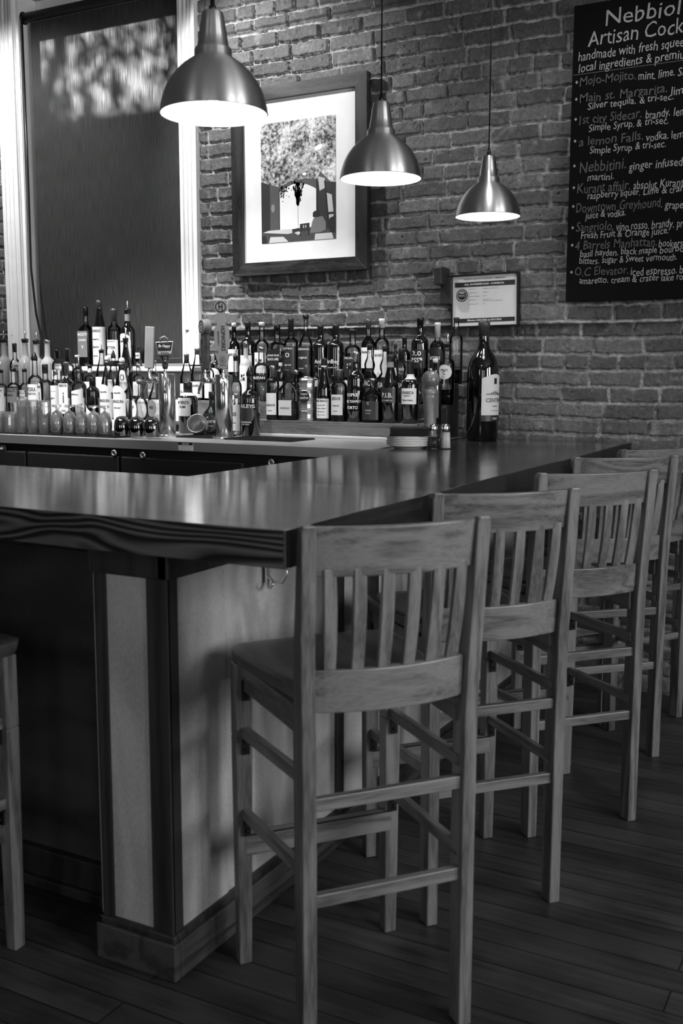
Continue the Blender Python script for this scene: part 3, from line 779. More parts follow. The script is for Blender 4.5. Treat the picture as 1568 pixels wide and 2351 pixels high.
LP = [((-1.45, 2.074, 1.965), 'largest and nearest of the three brushed metal pendant lamps, in front of the blind'),
      ((-1.45, 2.955, 1.960), 'middle brushed metal pendant lamp, in front of the framed picture'),
      ((-1.45, 3.890, 1.968), 'farthest and smallest brushed metal pendant lamp, against the bare brick')]
l0 = make_lamp()
for i, (p, lb) in enumerate(LP):
    t = l0 if i == 0 else dup(l0, p, 0, lb)
    t.location = p; t['label'] = lb; t['group'] = 'pendant lamps over the bar'
    q = light('pendant_light', 'SPOT', (p[0], p[1], p[2] + .022), (p[0], p[1], 0), 3.5, .03, spot=150, blend=.5)
for i, (l, a, e, sp) in enumerate(SPOTS):
    t = thing('track_spotlight', 'black track spotlight on the ceiling aimed at the back wall', 'lamp', l, group='track spotlights')
    d = (Vector(a) - Vector(l)).normalized(); rot = d.to_track_quat('-Z', 'Y').to_matrix().to_4x4()
    f = MB(); f.lathe([(.045, -.01), (.045, .08), (.03, .12)], 24, mx=rot, cap0=False); link('lamp_housing', f, M['black'], t)
    f = MB(); f.tube([(0, 0, .06), (0, 0, ZC - l[2])], .008); link('stem', f, M['black'], t)

# ------------------------------------------------------------------ framed picture
PY = WY - .052
t = thing('framed_picture', 'large dark wood framed courtyard photograph with a wide white mat on the brick wall', 'picture', (-2.60, PY, 2.28))
t.rotation_euler = (0, R(-.35), 0)
fx0, fx1, fz0, fz1 = -.375, .372, -.434, .447
def frame_side(pts, m):
    f = MB(); f.prism(pts, -.022, .020); return link('frame_side', f, m, t, bevel=.0015)
wd = .062
frame_side([(fx0, fz1), (fx1, fz1), (fx1 - wd, fz1 - wd), (fx0 + wd, fz1 - wd)], M['frame_wood'])
frame_side([(fx0, fz0), (fx0 + wd, fz0 + wd), (fx1 - wd, fz0 + wd), (fx1, fz0)], M['frame_wood'])
frame_side([(fx0, fz0), (fx0, fz1), (fx0 + wd, fz1 - wd), (fx0 + wd, fz0 + wd)], M['frame_wood_z'])
frame_side([(fx1, fz0), (fx1 - wd, fz0 + wd), (fx1 - wd, fz1 - wd), (fx1, fz1)], M['frame_wood_z'])
f = MB(); f.box(fx0 + wd - .003, fx1 - wd + .003, -.004, .010, fz0 + wd - .003, fz1 - wd + .003); link('mat_board', f, M['mat_board'], t)
# the print: courtyard under vines, an arch of daylight, tables and diners
pw0, pw1, pz0, pz1 = -.212, .200, -.282, .278
def print_material():
    m, nt, b = nt_new('print_vines'); N = nt.nodes.new; L = nt.links.new
    tc = N('ShaderNodeTexCoord'); n = N('ShaderNodeTexNoise'); n.inputs['Scale'].default_value = 62; n.inputs['Detail'].default_value = 6; n.inputs['Roughness'].default_value = .7
    L(tc.outputs['Object'], n.inputs['Vector'])
    n2 = N('ShaderNodeTexNoise'); n2.inputs['Scale'].default_value = 9; n2.inputs['Detail'].default_value = 2; L(tc.outputs['Object'], n2.inputs['Vector'])
    a = N('ShaderNodeMath'); a.operation = 'MULTIPLY_ADD'; a.inputs[1].default_value = .55; L(n2.outputs['Fac'], a.inputs[0]); L(n.outputs['Fac'], a.inputs[2])
    r = N('ShaderNodeMapRange'); r.inputs['From Min'].default_value = .66; r.inputs['From Max'].default_value = .98; r.inputs['To Min'].default_value = .008; r.inputs['To Max'].default_value = .95
    L(a.outputs[0], r.inputs['Value']); L(r.outputs[0], b.inputs['Base Color']); b.inputs['Roughness'].default_value = .5
    return m
M['vines'] = print_material()
f = MB(); f.box(pw0, pw1, -.0056, -.003, pz0, pz1); link('print', f, M['vines'], t)
def pu(u, v): return (pw0 + (pw1 - pw0) * u, pz0 + (pz1 - pz0) * v)
def flat(name, polys, m, k):
    f = MB()
    for pl in polys: f.prism([pu(u, v) for u, v in pl], -.0057 - .0002 * k, -.0056)
    return link(name, f, m, t)
def mk(v): 
    key = 'print%d' % v
    if key not in M: M[key] = mat('print_grey_%d' % v, v, .5)
    return M[key]
flat('printed_wall', [[(0, 0), (0, .50), (.14, .49), (.25, .46), (.40, .505), (.60, .515), (.76, .50), (.80, .56), (1, .42), (1, 0)]], mk(84), 1)
flat('printed_wall', [[(0, .06), (0, .52), (.12, .49), (.12, .06)]], mk(44), 2)
flat('printed_wall', [[(.76, .05), (.76, .48), (1, .46), (1, .05)]], mk(46), 2)
arch = [(.25, .08)] + [(.25, .42)] + [(.25 + .5 * i / 12, .42 + .06 * math.sin(PI * i / 12)) for i in range(1, 12)] + [(.75, .42), (.75, .08)]
flat('printed_arch', [arch], mk(250), 3)
flat('printed_window', [[(.77, .52), (.86, .50), (.86, .42), (.79, .40)], [(.88, .38), (.95, .36), (.97, .22), (.90, .22)], [(.91, .20), (.97, .20), (.98, .08), (.92, .08)]], mk(200), 3)
flat('printed_floor', [[(0, 0), (0, .09), (.3, .10), (.75, .11), (1, .06), (1, 0)]], mk(70), 4)
vn = []
rs = random.Random(5)
for i in range(150):
    u = .50 + rs.gauss(0, .035) * (1 - i / 190); v = .49 - .19 * i / 150; s_ = rs.uniform(.006, .018)
    vn.append([(u - s_, v), (u, v + s_), (u + s_, v), (u, v - s_)])
for i in range(70):
    u = .27 + abs(rs.gauss(0, .05)); v = .47 - abs(rs.gauss(0, .06)); s_ = rs.uniform(.004, .012); vn.append([(u - s_, v), (u, v + s_), (u + s_, v), (u, v - s_)])
flat('printed_vine', vn, mk(40), 4)
flat('printed_plaque', [[(.16 + .025 * math.cos(a), .29 + .035 * math.sin(a)) for a in [k * PI / 8 for k in range(16)]]], mk(140), 4)
flat('printed_light', [[(.78 + .055 * math.cos(a), .755 + .022 * math.sin(a) + .01 * math.cos(a)) for a in [k * PI / 8 for k in range(16)]], [(.59 + .03 * math.cos(a), .55 + .012 * math.sin(a)) for a in [k * PI / 8 for k in range(16)]]], mk(252), 4)
for pl_ in ([(.745, .12), (.745, .5), (.76, .5), (.77, .12)], [(.90, .10), (.85, .48), (.87, .48), (.92, .10)], [(.245, .1), (.245, .45), (.255, .45), (.255, .1)], [(.50, .12), (.50, .3), (.504, .3), (.504, .12)]): flat('printed_post', [pl_], mk(26), 4)
flat('printed_table', [[(.02, .09), (.1, .105), (.42, .105), (.42, .07), (.36, .065)], [(.1, .0), (.12, .05), (.3, .045), (.37, .0)], [(.72, .0), (.73, .05), (.95, .05), (.97, .0)], [(.45, .07), (.5, .08), (.55, .07), (.5, .05)]], mk(205), 5)
for pl_ in ([(.53, .04), (.525, .14), (.655, .145), (.65, .04), (.635, .04), (.635, .08), (.61, .08), (.61, .13), (.60, .13), (.60, .08), (.58, .08), (.58, .13), (.57, .13), (.57, .08), (.545, .08), (.545, .04)], [(.42, .1), (.52, .11), (.52, .09), (.44, .08)], [(0, 0), (.0, .07), (.06, .06), (.08, .0)]): flat('printed_chair', [pl_], mk(40), 5)
flat('printed_diner', [[(.66, .06), (.69, .15), (.72, .19), (.83, .19), (.87, .14), (.87, .08), (.8, .06)]], mk(120), 5)
flat('printed_diner', [[(.70, .19), (.70, .225), (.73, .24), (.78, .235), (.79, .2), (.77, .185)]], mk(34), 6)
flat('printed_diner', [[(.90, .11), (.92, .17), (1, .19), (1, .05), (.93, .05)]], mk(34), 6)
fs_ = MB(); fs_.box(fx0 + wd - .004, fx1 - wd + .004, -.0078, -.0072, fz0 + wd - .004, fz1 - wd + .004)

# ------------------------------------------------------------------ chalkboard
CB = aty(1325, 28, WY - .035); 
cx0, cz0, cz1 = -1.286, 1.672, 2.862
t = thing('chalkboard', 'large black chalkboard hand-lettered with the cocktail list on the brick wall', 'chalkboard', (cx0, WY - .063, cz0))
f = MB(); f.box(0, 1.15, 0, .018, 0, cz1 - cz0); link('board', f, M['chalkboard'], t, bevel=.002)
LN = [  # px start x, baseline y, cap height px, px end x of the visible reference part, text, reference part, dim
 (1390, 59, 38, 1559, 'Nebbiolo', 'Nebbiol', 0), (1349, 107, 36, 1568, 'Artisan Cocktails', 'Artisan Cock', 0),
 (1327, 140, 22, 1568, 'handmade with fresh squeezed', 'handmade with fresh squee', 2), (1328, 166, 21, 1568, 'local ingredients & premium', 'local ingredients & premiu', 2),
 (1331, 197, 21, 1458, 'Mojo-Mojito.', 'Mojo-Mojito.', 1), (1465, 185, 20, 1568, 'mint. lime. Simple', 'mint. lime. Si', 2),
 (1331, 236, 21, 1531, 'Main st. Margarita.', 'Main st. Margarita.', 1), (1540, 218, 20, 1568, 'lime juice.', 'lim', 2), (1349, 251, 17, 1545, 'Silver tequila. & tri-sec.', 'Silver tequila. & tri-sec.', 2),
 (1329, 286, 21, 1472, '1st city Sidecar.', '1st city Sidecar.', 1), (1481, 273, 20, 1568, 'brandy. lemon', 'brandy. len', 2), (1352, 302, 17, 1533, 'Simple Syrup. & tri-sec.', 'Simple Syrup. & tri-sec.', 2),
 (1329, 336, 21, 1476, 'a lemon Falls.', 'a lemon Falls.', 1), (1482, 324, 19, 1568, 'vodka. lemon', 'vodka. lem', 2), (1353, 354, 17, 1528, 'Simple Syrup & tri-sec.', 'Simple Syrup & tri-sec.', 2),
 (1330, 397, 26, 1436, 'Nebbitini.', 'Nebbitini.', 1), (1443, 391, 20, 1566, 'ginger infused', 'ginger infused', 2), (1349, 416, 17, 1408, 'martini.', 'martini.', 2),
 (1325, 445, 23, 1446, 'Kurant affair.', 'Kurant affair.', 1), (1453, 436, 20, 1568, 'absolut Kurant', 'absolut Kurant', 2), (1348, 457, 17, 1568, 'raspberry liquer. Lime & cranberry', 'raspberry liquer. Lime & cran', 2),
 (1322, 489, 22, 1520, 'Downtown Greyhound.', 'Downtown Greyhound.', 1), (1526, 480, 19, 1568, 'grapefruit', 'grape', 2), (1344, 502, 17, 1435, 'juice & vodka.', 'juice & vodka.', 2),
 (1322, 533, 22, 1408, 'Sangriolo.', 'Sangriolo.', 1), (1414, 530, 20, 1568, 'vino rosso. brandy. prosecco', 'vino rosso. brandy. pr', 2), (1333, 549, 17, 1534, 'Fresh Fruit & Orange juice.', 'Fresh Fruit & Orange juice.', 2),
 (1320, 574, 21, 1508, '4 Barrels Manhattan.', '4 Barrels Manhattan.', 1), (1512, 568, 18, 1566, 'bookers', 'bookers', 2), (1332, 590, 16, 1568, 'basil hayden. black maple bourbon', 'basil hayden. black maple bourbo', 2),
 (1330, 607, 16, 1554, 'bitters. sugar & Sweet vermouth.', 'bitters. sugar & Sweet vermouth.', 2),
 (1318, 634, 20, 1442, 'O.C Elevator.', 'O.C Elevator.', 1), (1448, 633, 19, 1568, 'iced espresso. bailey', 'iced espresso. b', 2), (1329, 652, 16, 1568, 'amaretto. cream & crater lake root', 'amaretto. cream & crater lake ro', 2)]
g = {0: MB(), 1: MB(), 2: MB()}
for x0, yb, hp, x1, s, ref, dim in LN:
    a = aty(x0, yb, WY - .064); q = aty(x1, yb, WY - .064); tp = aty(x0, yb - hp, WY - .064)
    _, _, t0, t1 = text_geo(s, 0, .004 if hp < 30 else 0); _, _, r0, r1 = text_geo(ref, 0, .004 if hp < 30 else 0)
    wfull = (q.x - a.x) * (t1 - t0) / max(.01, (r1 - r0))
    if a.x - cx0 + wfull > 1.13: wfull = min(wfull, 1.13)
    bold = .004 if hp < 30 else 0
    mbx = MB(); n0 = 0
    put_text(mbx, s, a.x - cx0 + wfull / 2, a.z - cz0, wfull, tp.z - a.z, y=-.0006, sheer=.06, bold=bold)
    # a hand-lettered wobble
    for k_ in range(n0, len(mbx.v)):
        vx, vy, vz = mbx.v[k_]; mbx.v[k_] = (vx + .0012 * math.sin(vx * 97 + vz * 31), vy, vz + .0022 * math.sin(vx * 61 + yb) + .0012 * math.sin(vx * 143))
    link('chalk_line', mbx, M['chalkdim'] if dim == 1 else M['chalk'], t)
for y_ in (189, 228, 274, 324, 381, 431, 474, 523, 563, 625):
    a = aty(1324 - (y_ - 189) * .028, y_, WY - .064); x, z = a.x - cx0, a.z - cz0
    bu = MB(); bu.prism([(x - .006, z), (x, z + .007), (x + .006, z), (x, z - .007)], -.0008, 0); link('chalk_bullet', bu, M['chalk'], t)
a = aty(1321, 173, WY - .064); z = a.z - cz0
g[1].prism([(.005, z), (1.14, z + .004), (1.14, z + .0065), (.005, z + .0025)], -.0008, 0)
link('chalk_rule', g[1], M['chalkdim'], t)

# ------------------------------------------------------------------ licence certificate in its frame
t = thing('framed_certificate', 'small thin-framed licence certificate on the brick wall above the tall wine bottle', 'certificate', (-1.655, WY - .05, 1.690))
t.rotation_euler = (0, R(-1.0), 0)
cw, chh = .150, .109
f = MB()
for b_ in ((-cw - .008, -cw, -chh - .008, chh + .008), (cw, cw + .008, -chh - .008, chh + .008), (-cw, cw, chh, chh + .008), (-cw, cw, -chh - .008, -chh)): f.box(b_[0], b_[1], -.006, .024, b_[2], b_[3])
link('frame', f, M['black'], t, bevel=.001)
f = MB(); f.box(-cw, cw, .002, .006, -chh, chh); link('certificate_paper', f, M['cream'], t)
f = MB(); f.box(-cw + .010, cw - .010, .001, .002, .062, .083); f.box(-cw + .010, cw - .010, .001, .002, -.094, -.076)
link('printed_band', f, M['darkcap'], t)
f = MB(); put_text(f, 'FULL ON-PREMISES SALES - COMMERCIAL', 0, .069, .185, .0075, y=.0005, bold=.02); put_text(f, 'Effective: 04/01/2025 to 03/31/2026', 0, -.088, .16, .0075, y=.0005, bold=.02)
link('lettering', f, M['whiteink'], t)
f = MB(); put_text(f, 'OREGON LIQUOR & CANNABIS COMMISSION', 0, .092, .19, .0068, y=.0008, bold=.005)
for i, (a_, b_) in enumerate((('ISSUED TO:', 'NEBBIOLO WINE BAR LLC'), ('TRADE NAME:', 'NEBBIOLO'), ('LICENSE NUMBER:', '281274'), ('LOCATED AT:', '800 MAIN ST'), ('', 'OREGON CITY, OR  97045-1807'), ('ENDORSEMENTS:', 'NONE'))):
    z = (.050, .034, .018, .003, -.004, -.016)[i]
    if a_: put_text(f, a_, -.073, z, .0034 * len(a_), .0038, y=.0008, align='l', bold=0)
    put_text(f, b_, -.008, z, .0034 * len(b_), .0038, y=.0008, align='l', bold=0)
link('lettering', f, M['greyink'], t)
f = MB(); f.lathe([(.027, 0), (.027, .001)], 32, mx=Matrix.Translation((-.106, .0018, .026)) @ Matrix.Rotation(PI / 2, 4, 'X'), cap1=True); link('seal', f, M['darkcap'], t)
f = MB(); 
def ring(mb, cx, cz, r0, r1, y, n=32):
    vs = []; 
    for k_ in range(n):
        a = 2 * PI * k_ / n; vs += [(cx + r0 * math.cos(a), y, cz + r0 * math.sin(a)), (cx + r1 * math.cos(a), y, cz + r1 * math.sin(a))]
    mb.add(vs, [(2 * i, 2 * i + 1, (2 * i + 3) % (2 * n), (2 * i + 2) % (2 * n)) for i in range(n)])
ring(f, -.106, .026, .020, .023, .0004); put_text(f, 'OLCC', -.106, .0215, .030, .009, y=.0004, bold=.03)
f.prism([(-.106 + .012 * math.cos(a), .038 + .004 * math.sin(a)) for a in [k_ * PI / 6 for k_ in range(12)]], .0003, .0006)
link('seal_emblem', f, M['cream'], t)
f = MB(); f.box(-cw, cw, -.002, -.0015, -chh, chh)

# metal bracket sticking out of the brick left of the certificate
f = MB(); p = aty(1028, 640, WY); f.box(p.x - .022, p.x + .016, WY - .11, WY - .01, p.z - .035, p.z + .045); f.box(p.x - .012, p.x + .045, WY - .06, WY, p.z - .12, p.z + .0)
tag(link('wall_anchor', f, M['darkcap'], bevel=.006), 'stub of old iron anchor on the brick wall left of the certificate', 'anchor')

# ------------------------------------------------------------------ steel back counter and cooler
SY, SZ = 3.50, 1.085
t = thing('steel_counter', 'stainless steel counter top behind the bar carrying glasses, taps and bottles', 'counter', (-3.4, 3.9, SZ))
f = MB(); f.box(-1.75, BX0 + 3.4 - .001, SY - 3.9, 4.425 - 3.9, -.036, 0); link('counter_top', f, M['steel'], t, bevel=.003)
f = MB(); f.box(-1.75, BX0 + 3.4 - .001, SY - 3.9 - .004, SY - 3.9, -.040, 0); link('front_lip', f, M['steel'], t, bevel=.0015)
f = MB(); f.box(0, .074, -.0012, 0, 0, .033); 
p = aty(427, 1031, SY)
so = link('caution_sticker', f, M['paper'], t, loc=(p.x - .035 + 3.4, SY - .004 - 3.9, -.036))
f = MB(); f.box(0, .074, -.002, -.0012, .023, .033); link('sticker_band', f, M['blackink'], so)
f = MB(); put_text(f, 'CAUTION', .037, .025, .035, .006, y=-.0024, bold=.02); link('lettering', f, M['whiteink'], so)
f = MB()
for i, s in enumerate(('Counter will be hot on top and', 'inside. Do not place objects on', 'or inside top of cabinet')): put_text(f, s, .004, .0165 - i * .0065, .062, .0034, y=-.0018, align='l', bold=0)
link('lettering', f, M['greyink'], so)
t = thing('back_bar_cooler', 'black undercounter cooler with locking doors below the steel counter', 'cooler', (-3.4, 3.9, 0))
f = MB(); f.box(-1.75, BX0 + 3.4 - .003, SY + .03 - 3.9, .5, .10, SZ - .041); link('cabinet', f, M['fridge'], t, bevel=.004)
f = MB(); f.box(-1.7, BX0 + 3.4 - .01, SY + .06 - 3.9, .46, 0, .10); link('toe_kick', f, M['black'], t)
def xs(px, y): return aty(px, y, SY + .004).x
dr = [(-5.1, xs(60, 1050)), (xs(62, 1050), xs(274, 1060)), (xs(276, 1060), xs(560, 1070)), (xs(608, 1070), BX0 - .02)]
for i, (a, b_) in enumerate(dr):
    f = MB(); f.box(a + 3.4 + .004, b_ + 3.4 - .004, SY - 3.9, SY + .03 - 3.9, .14, SZ - .075 ); d_ = link('door', f, M['fridge'], t, bevel=.006)
    f = MB(); f.box(a + 3.46, b_ + 3.34, SY - 3.9 - .010, SY - 3.9, SZ - .18, SZ - .172); link('door_handle', f, M['black'], d_, bevel=.003)
for px, py in ((261, 1040), (327, 1045), (622, 1062)):
    p = aty(px, py, SY - .003); f = MB(); mx = Matrix.Translation((p.x + 3.4, SY - 3.9, p.z)) @ Matrix.Rotation(PI / 2, 4, 'X')
    f.lathe([(.0135, -.004), (.0135, .004), (.009, .006), (.009, .003), (.0075, .003)], 24, mx=mx); lk = link('door_lock', f, M['steel'], t)
    f = MB(); f.box(p.x + 3.3985, p.x + 3.4015, SY - 3.9 - .0045, SY - 3.9 - .0025, p.z - .004, p.z + .004); link('keyhole', f, M['black'], lk)
p = aty(-6, 1028, SY); f = MB(); f.box(-.06, .052, -.004, .002, -.014, .014)
np_ = link('name_plate', f, M['darkcap'], t, bevel=.003, loc=(p.x + 3.4, SY - 3.9 + .003, p.z))
f = MB(); put_text(f, 'turbo air', -.003, -.006, .085, .012, y=-.0046, sheer=.15, bold=.015); link('lettering', f, M['whiteink'], np_)

def mat_thing(x0, x1, y0, y1, label, h=.007):
    f = MB(); f.box(x0, x1, y0, y1, SZ + .0004, SZ + h * .6)
    n = int((x1 - x0) / .011); m_ = int((y1 - y0) / .011)
    for i in range(n):
        for j in range(m_):
            cx, cy = x0 + (i + .5) * (x1 - x0) / n, y0 + (j + .5) * (y1 - y0) / m_; f.box(cx - .0032, cx + .0032, cy - .0032, cy + .0032, SZ + h * .6, SZ + h)
    return tag(link('bar_mat', f, M['rubber'], bevel=0), label, 'bar mat')
mat_thing(-4.9, -3.02, SY + .035, SY + .40, 'long black rubber bar mat under the upturned glasses')
mat_thing(-2.83, -2.64, SY + .22, SY + .42, 'black rubber bar mat between the two beer towers')
mat_thing(-2.56, -2.22, SY + .20, SY + .40, 'black rubber bar mat right of the right-hand beer tower')

# ------------------------------------------------------------------ stepped liquor shelf
AY, AZ = 4.03, 1.155
def riser(x0, x1, y0, y1, h, label, m='shelf_wood'):
    t = thing('bottle_shelf', label, 'shelf', ((x0 + x1) / 2, y0, SZ)); w2 = (x1 - x0) / 2
    f = MB(); f.box(-w2, w2, 0, y1 - y0, h - .018, h); link('shelf_board', f, M[m], t, bevel=.001)
    f = MB(); f.box(-w2, w2, 0, .020, .0006, h - .0185); link('front_board', f, M[m], t, bevel=.0015)
    for s in (-1, 1):
        f = MB(); f.box(s * w2 - (.018 if s > 0 else 0), s * w2 + (.018 if s < 0 else 0), .021, y1 - y0, .0006, h - .0185); link('end_panel', f, M['trim_dark'], t)
riser(-2.74, -1.80, AY, 4.158, AZ - SZ, 'low wooden bottle shelf with a plain front board, front step on the steel counter')
riser(-3.11, -1.77, 4.160, 4.275, .15, 'middle step of the wooden bottle shelves on the counter')
riser(-3.11, -1.77, 4.277, 4.425, .237, 'highest step of the wooden bottle shelves, against the brick wall')
f = MB(); f.box(-2.72, BX0 - .002, AY - .022, AY - .002, SZ, SZ + .012); tag(link('steel_gleam_strip', f, M['steel_gleam'], bevel=.002), 'narrow white strip painted as the steel reflection at the foot of the bottle shelf', 'strip')  # white colour stands in for light reflected in the steel
riser(-5.0, -3.12, 4.03, 4.155, .05, 'low step behind the upturned glasses carrying the front spirits, mostly hidden', 'white')
riser(-5.0, -3.12, 4.157, 4.30, .15, 'raised step under the window carrying the frosted bottles, mostly hidden', 'white')

# ------------------------------------------------------------------ bottles
PRO = {
 'spirit': [(.93, 0), (1, .012), (1, .585), (.985, .61), (.93, .64), (.80, .67), (.60, .695), (.44, .715), (.375, .735), (.36, .77), (.35, .97), (.37, .975), (.37, 1)],
 'wine': [(.93, 0), (1, .012), (1, .60), (.985, .625), (.93, .655), (.80, .685), (.60, .71), (.45, .735), (.385, .76), (.365, .80), (.35, .955), (.38, .96), (.38, 1)],
 'slope': [(.93, 0), (1, .012), (1, .48), (.95, .54), (.80, .62), (.58, .72), (.42, .81), (.36, .87), (.34, .97), (.37, .975), (.37, 1)],
 'tall': [(.93, 0), (1, .012), (1, .66), (.97, .70), (.80, .745), (.52, .78), (.42, .81), (.40, .97), (.44, .975), (.44, 1)],
 'flask': [(.90, 0), (1, .02), (1, .52), (.96, .58), (.82, .65), (.55, .71), (.32, .76), (.27, .80), (.26, .97), (.29, .975), (.29, 1)],
 'bulb': [(.93, 0), (1, .012), (1, .44), (.92, .47), (.62, .52), (.55, .545), (.70, .60), (.74, .66), (.60, .72), (.40, .77), (.34, .82), (.34, .97), (.38, 1)],
 'globe': [(.45, 0), (.75, .03), (.96, .14), (1, .26), (.96, .38), (.80, .50), (.52, .60), (.34, .66), (.28, .70), (.27, .96), (.30, 1)],
 'frost': [(.93, 0), (1, .012), (1, .56), (.96, .60), (.82, .65), (.52, .69), (.42, .715), (.385, .76), (.34, .97), (.37, 1)],
 'cone': [(.85, 0), (1, .02), (1, .36), (.92, .50), (.66, .70), (.44, .84), (.38, .88), (.36, .97), (.38, 1)],
}
ROWS = {'A': (4.095, AZ), 'B': (4.217, SZ + .15), 'C': (4.345, SZ + .237), 'a': (4.092, SZ + .05), 'b': (4.228, SZ + .15), 's': (4.385, 1.402), 'm': (4.0, SZ), 'n': (3.86, SZ + .007)}
_cnt = [0]
def se(a, r, n, ry):
    c, q = math.cos(a), math.sin(a)
    if n == 2: return r * c, r * q * ry
    t_ = (abs(c) ** n + abs(q) ** n) ** (-1. / n); return r * c * t_, r * q * t_ * ry
def bottle(px, ytop, wpx, row, style, glassm, cap, label_desc, liquid=None, lev=.5, lab=None, text=None, rot=0., n=2, ry=1., group=None, capk='darkcap', capl=.1, off=0., name='liquor_bottle', zz=None, ylab=None, tbold=.02, inkk='blackink', neckm=None, extra=None):
    Y, Z = ROWS[row]; Y += off
    top = aty(px, ytop, Y); x = top.x; k = pxm(x, Y)
    if zz is not None: Z = zz
    r = wpx / 2 / k * 1.03; h = top.z - Z
    if n != 2: r *= .96
    t = thing(name, label_desc, 'bottle', (x, Y, Z), R(rot), group)
    P = PRO[style]; prof = [(r * a, h * b) for a, b in P]
    nr = [a for a, b in P][-3] * r
    f = MB(); f.lathe(prof, 32, n=n, ry=ry, cap1=True)
    if M[glassm] is M['darkglass'] or glassm not in ('clear', 'olive', 'frost', 'tumbler'):
        link('bottle_glass', f, M[glassm], t)
    else:
        link('bottle_glass', f, M[glassm], t)
        if liquid:
            lp = [(r * a * .95, h * b + (.004 if i == 0 else 0)) for i, (a, b) in enumerate(P) if b < lev]
            a1 = np.interp(lev, [b for a, b in P], [a for a, b in P]); lp.append((r * a1 * .95, h * lev))
            g_ = MB(); g_.lathe(lp, 32, n=n, ry=ry); link('liquid', g_, M[liquid], t)
    cr = nr * 1.14
    if cap == 'cap': f = MB(); f.lathe([(cr, h * (1 - capl)), (cr, h * .985 + .002), (cr * .92, h + .002)], 24); link('cap', f, M[capk], t)
    elif cap == 'foil': f = MB(); f.lathe([(cr * .98, h * (1 - capl)), (cr * .94, h * .955), (cr * 1.04, h * .96), (cr * 1.04, h * .995), (cr * .9, h + .001)], 24); link('foil_capsule', f, M[capk], t)
    elif cap == 'pour':
        f = MB(); f.lathe([(cr * 1.0, h * .94), (cr * 1.05, h * .95), (cr * 1.05, h * .985), (cr * 1.18, h * .987), (cr * 1.18, h + .001), (cr * .5, h + .004)], 20); pc = link('pourer', f, M['black'], t)
        f = MB(); f.tube([(0, 0, h), (.001, 0, h + .012), (.005, -.002, h + .045)], .0042, 8, r2=.0022); link('spout', f, M['silvercap'], pc)
    elif cap == 'cone':
        f = MB(); f.lathe([(cr * 1.05, h * .955), (cr * 1.05, h + .001), (cr * .75, h + .012), (cr * .45, h + .026), (cr * .12, h + .032)], 20); link('pourer_cap', f, M['black'], t)
    elif cap == 'ball':
        f = MB(); f.sphere((0, 0, h + .010), .0155, 14, 10)
        link('stopper', f, M['whitecap'], t)
        f = MB(); f.lathe([(cr * 1.1, h * .93), (cr * 1.1, h - .003)], 20); link('neck_band', f, M['darkcap'], t)
    elif cap == 'stop':
        f = MB(); f.lathe([(cr * .9, h - .004), (cr * 1.35, h), (cr * 1.45, h + .012), (cr * 1.2, h + .018)], 20); link('stopper', f, M[capk], t)
    if neckm:      # wrapped neck label
        f = MB(); z0, z1, mk_ = neckm; rr = [(np.interp(z, [b for a, b in P], [a for a, b in P]) * r + .0007, z * h) for z in np.linspace(z0, z1, 4)]
        f.lathe(rr, 24, cap0=False, cap1=False); link('neck_label', f, M[mk_], t)
    if lab:
        mk_, z0, z1, half = lab[:4]; shape = lab[4] if len(lab) > 4 else 'rect'
        f = MB(); m_ = 14; vs = []; e = .0008
        rr = float(np.interp((z0 + z1) / 2, [b for a, b in P], [a for a, b in P])) * r
        pts = []
        for i in range(m_ + 1):
            a = R(-90 - half + 2 * half * i / m_)
            if n != 2: 
                u_ = -1 + 2 * i / m_; pts.append((u_ * rr * math.sin(R(min(half, 75))) * 1.0, -se(R(90), rr, n, ry)[1] - e))
            else: pts.append(((rr + e) * math.cos(a), (rr * ry + e) * math.sin(a)))
        K = 8
        for i, (x_, y_) in enumerate(pts):
            u_ = -1 + 2 * i / m_
            for j in range(K + 1):
                v_ = j / K
                za, zb = z0, z1
                if shape == 'oval': mid = (z0 + z1) / 2; hh = (z1 - z0) / 2 * math.sqrt(max(0, 1 - u_ * u_)); za, zb = mid - hh, mid + hh
                if shape == 'arch': zb = z0 + (z1 - z0) * (.72 + .28 * math.sqrt(max(0, 1 - u_ * u_)))
                if shape == 'slant': za += (z1 - z0) * .22 * (u_ + 1) / 2; zb = z1 - (z1 - z0) * .22 * (1 - u_) / 2
                if shape == 'tri': zb = z1 - (z1 - z0) * .9 * (u_ + 1) / 2
                vs.append((x_, y_, (za + (zb - za) * v_) * h))
        fs = [(i * (K + 1) + j, (i + 1) * (K + 1) + j, (i + 1) * (K + 1) + j + 1, i * (K + 1) + j + 1) for i in range(m_) for j in range(K)]
        f.add(vs, fs, True); lo = link('bottle_label', f, M[mk_], t)
        if text:
            g_ = MB(); y0 = -(se(R(90), rr, n, ry)[1]) - e - .0006
            for (s, zc, wfrac, hf) in text:
                wd_ = 2 * rr * math.sin(R(min(half, 70))) * wfrac
                if n != 2: put_text(g_, s, 0, zc * h, wd_, hf * h, y=y0, bold=tbold)
                else: put_text(g_, s, 0, zc * h, wd_ * 1.15, hf * h, r=rr * ry + e + .0006, bold=tbold)
            link('lettering', g_, M[inkk], lo)
    _cnt[0] += 1
    return t
W_, C_, GL = 'paper', 'cream', 'greylab'
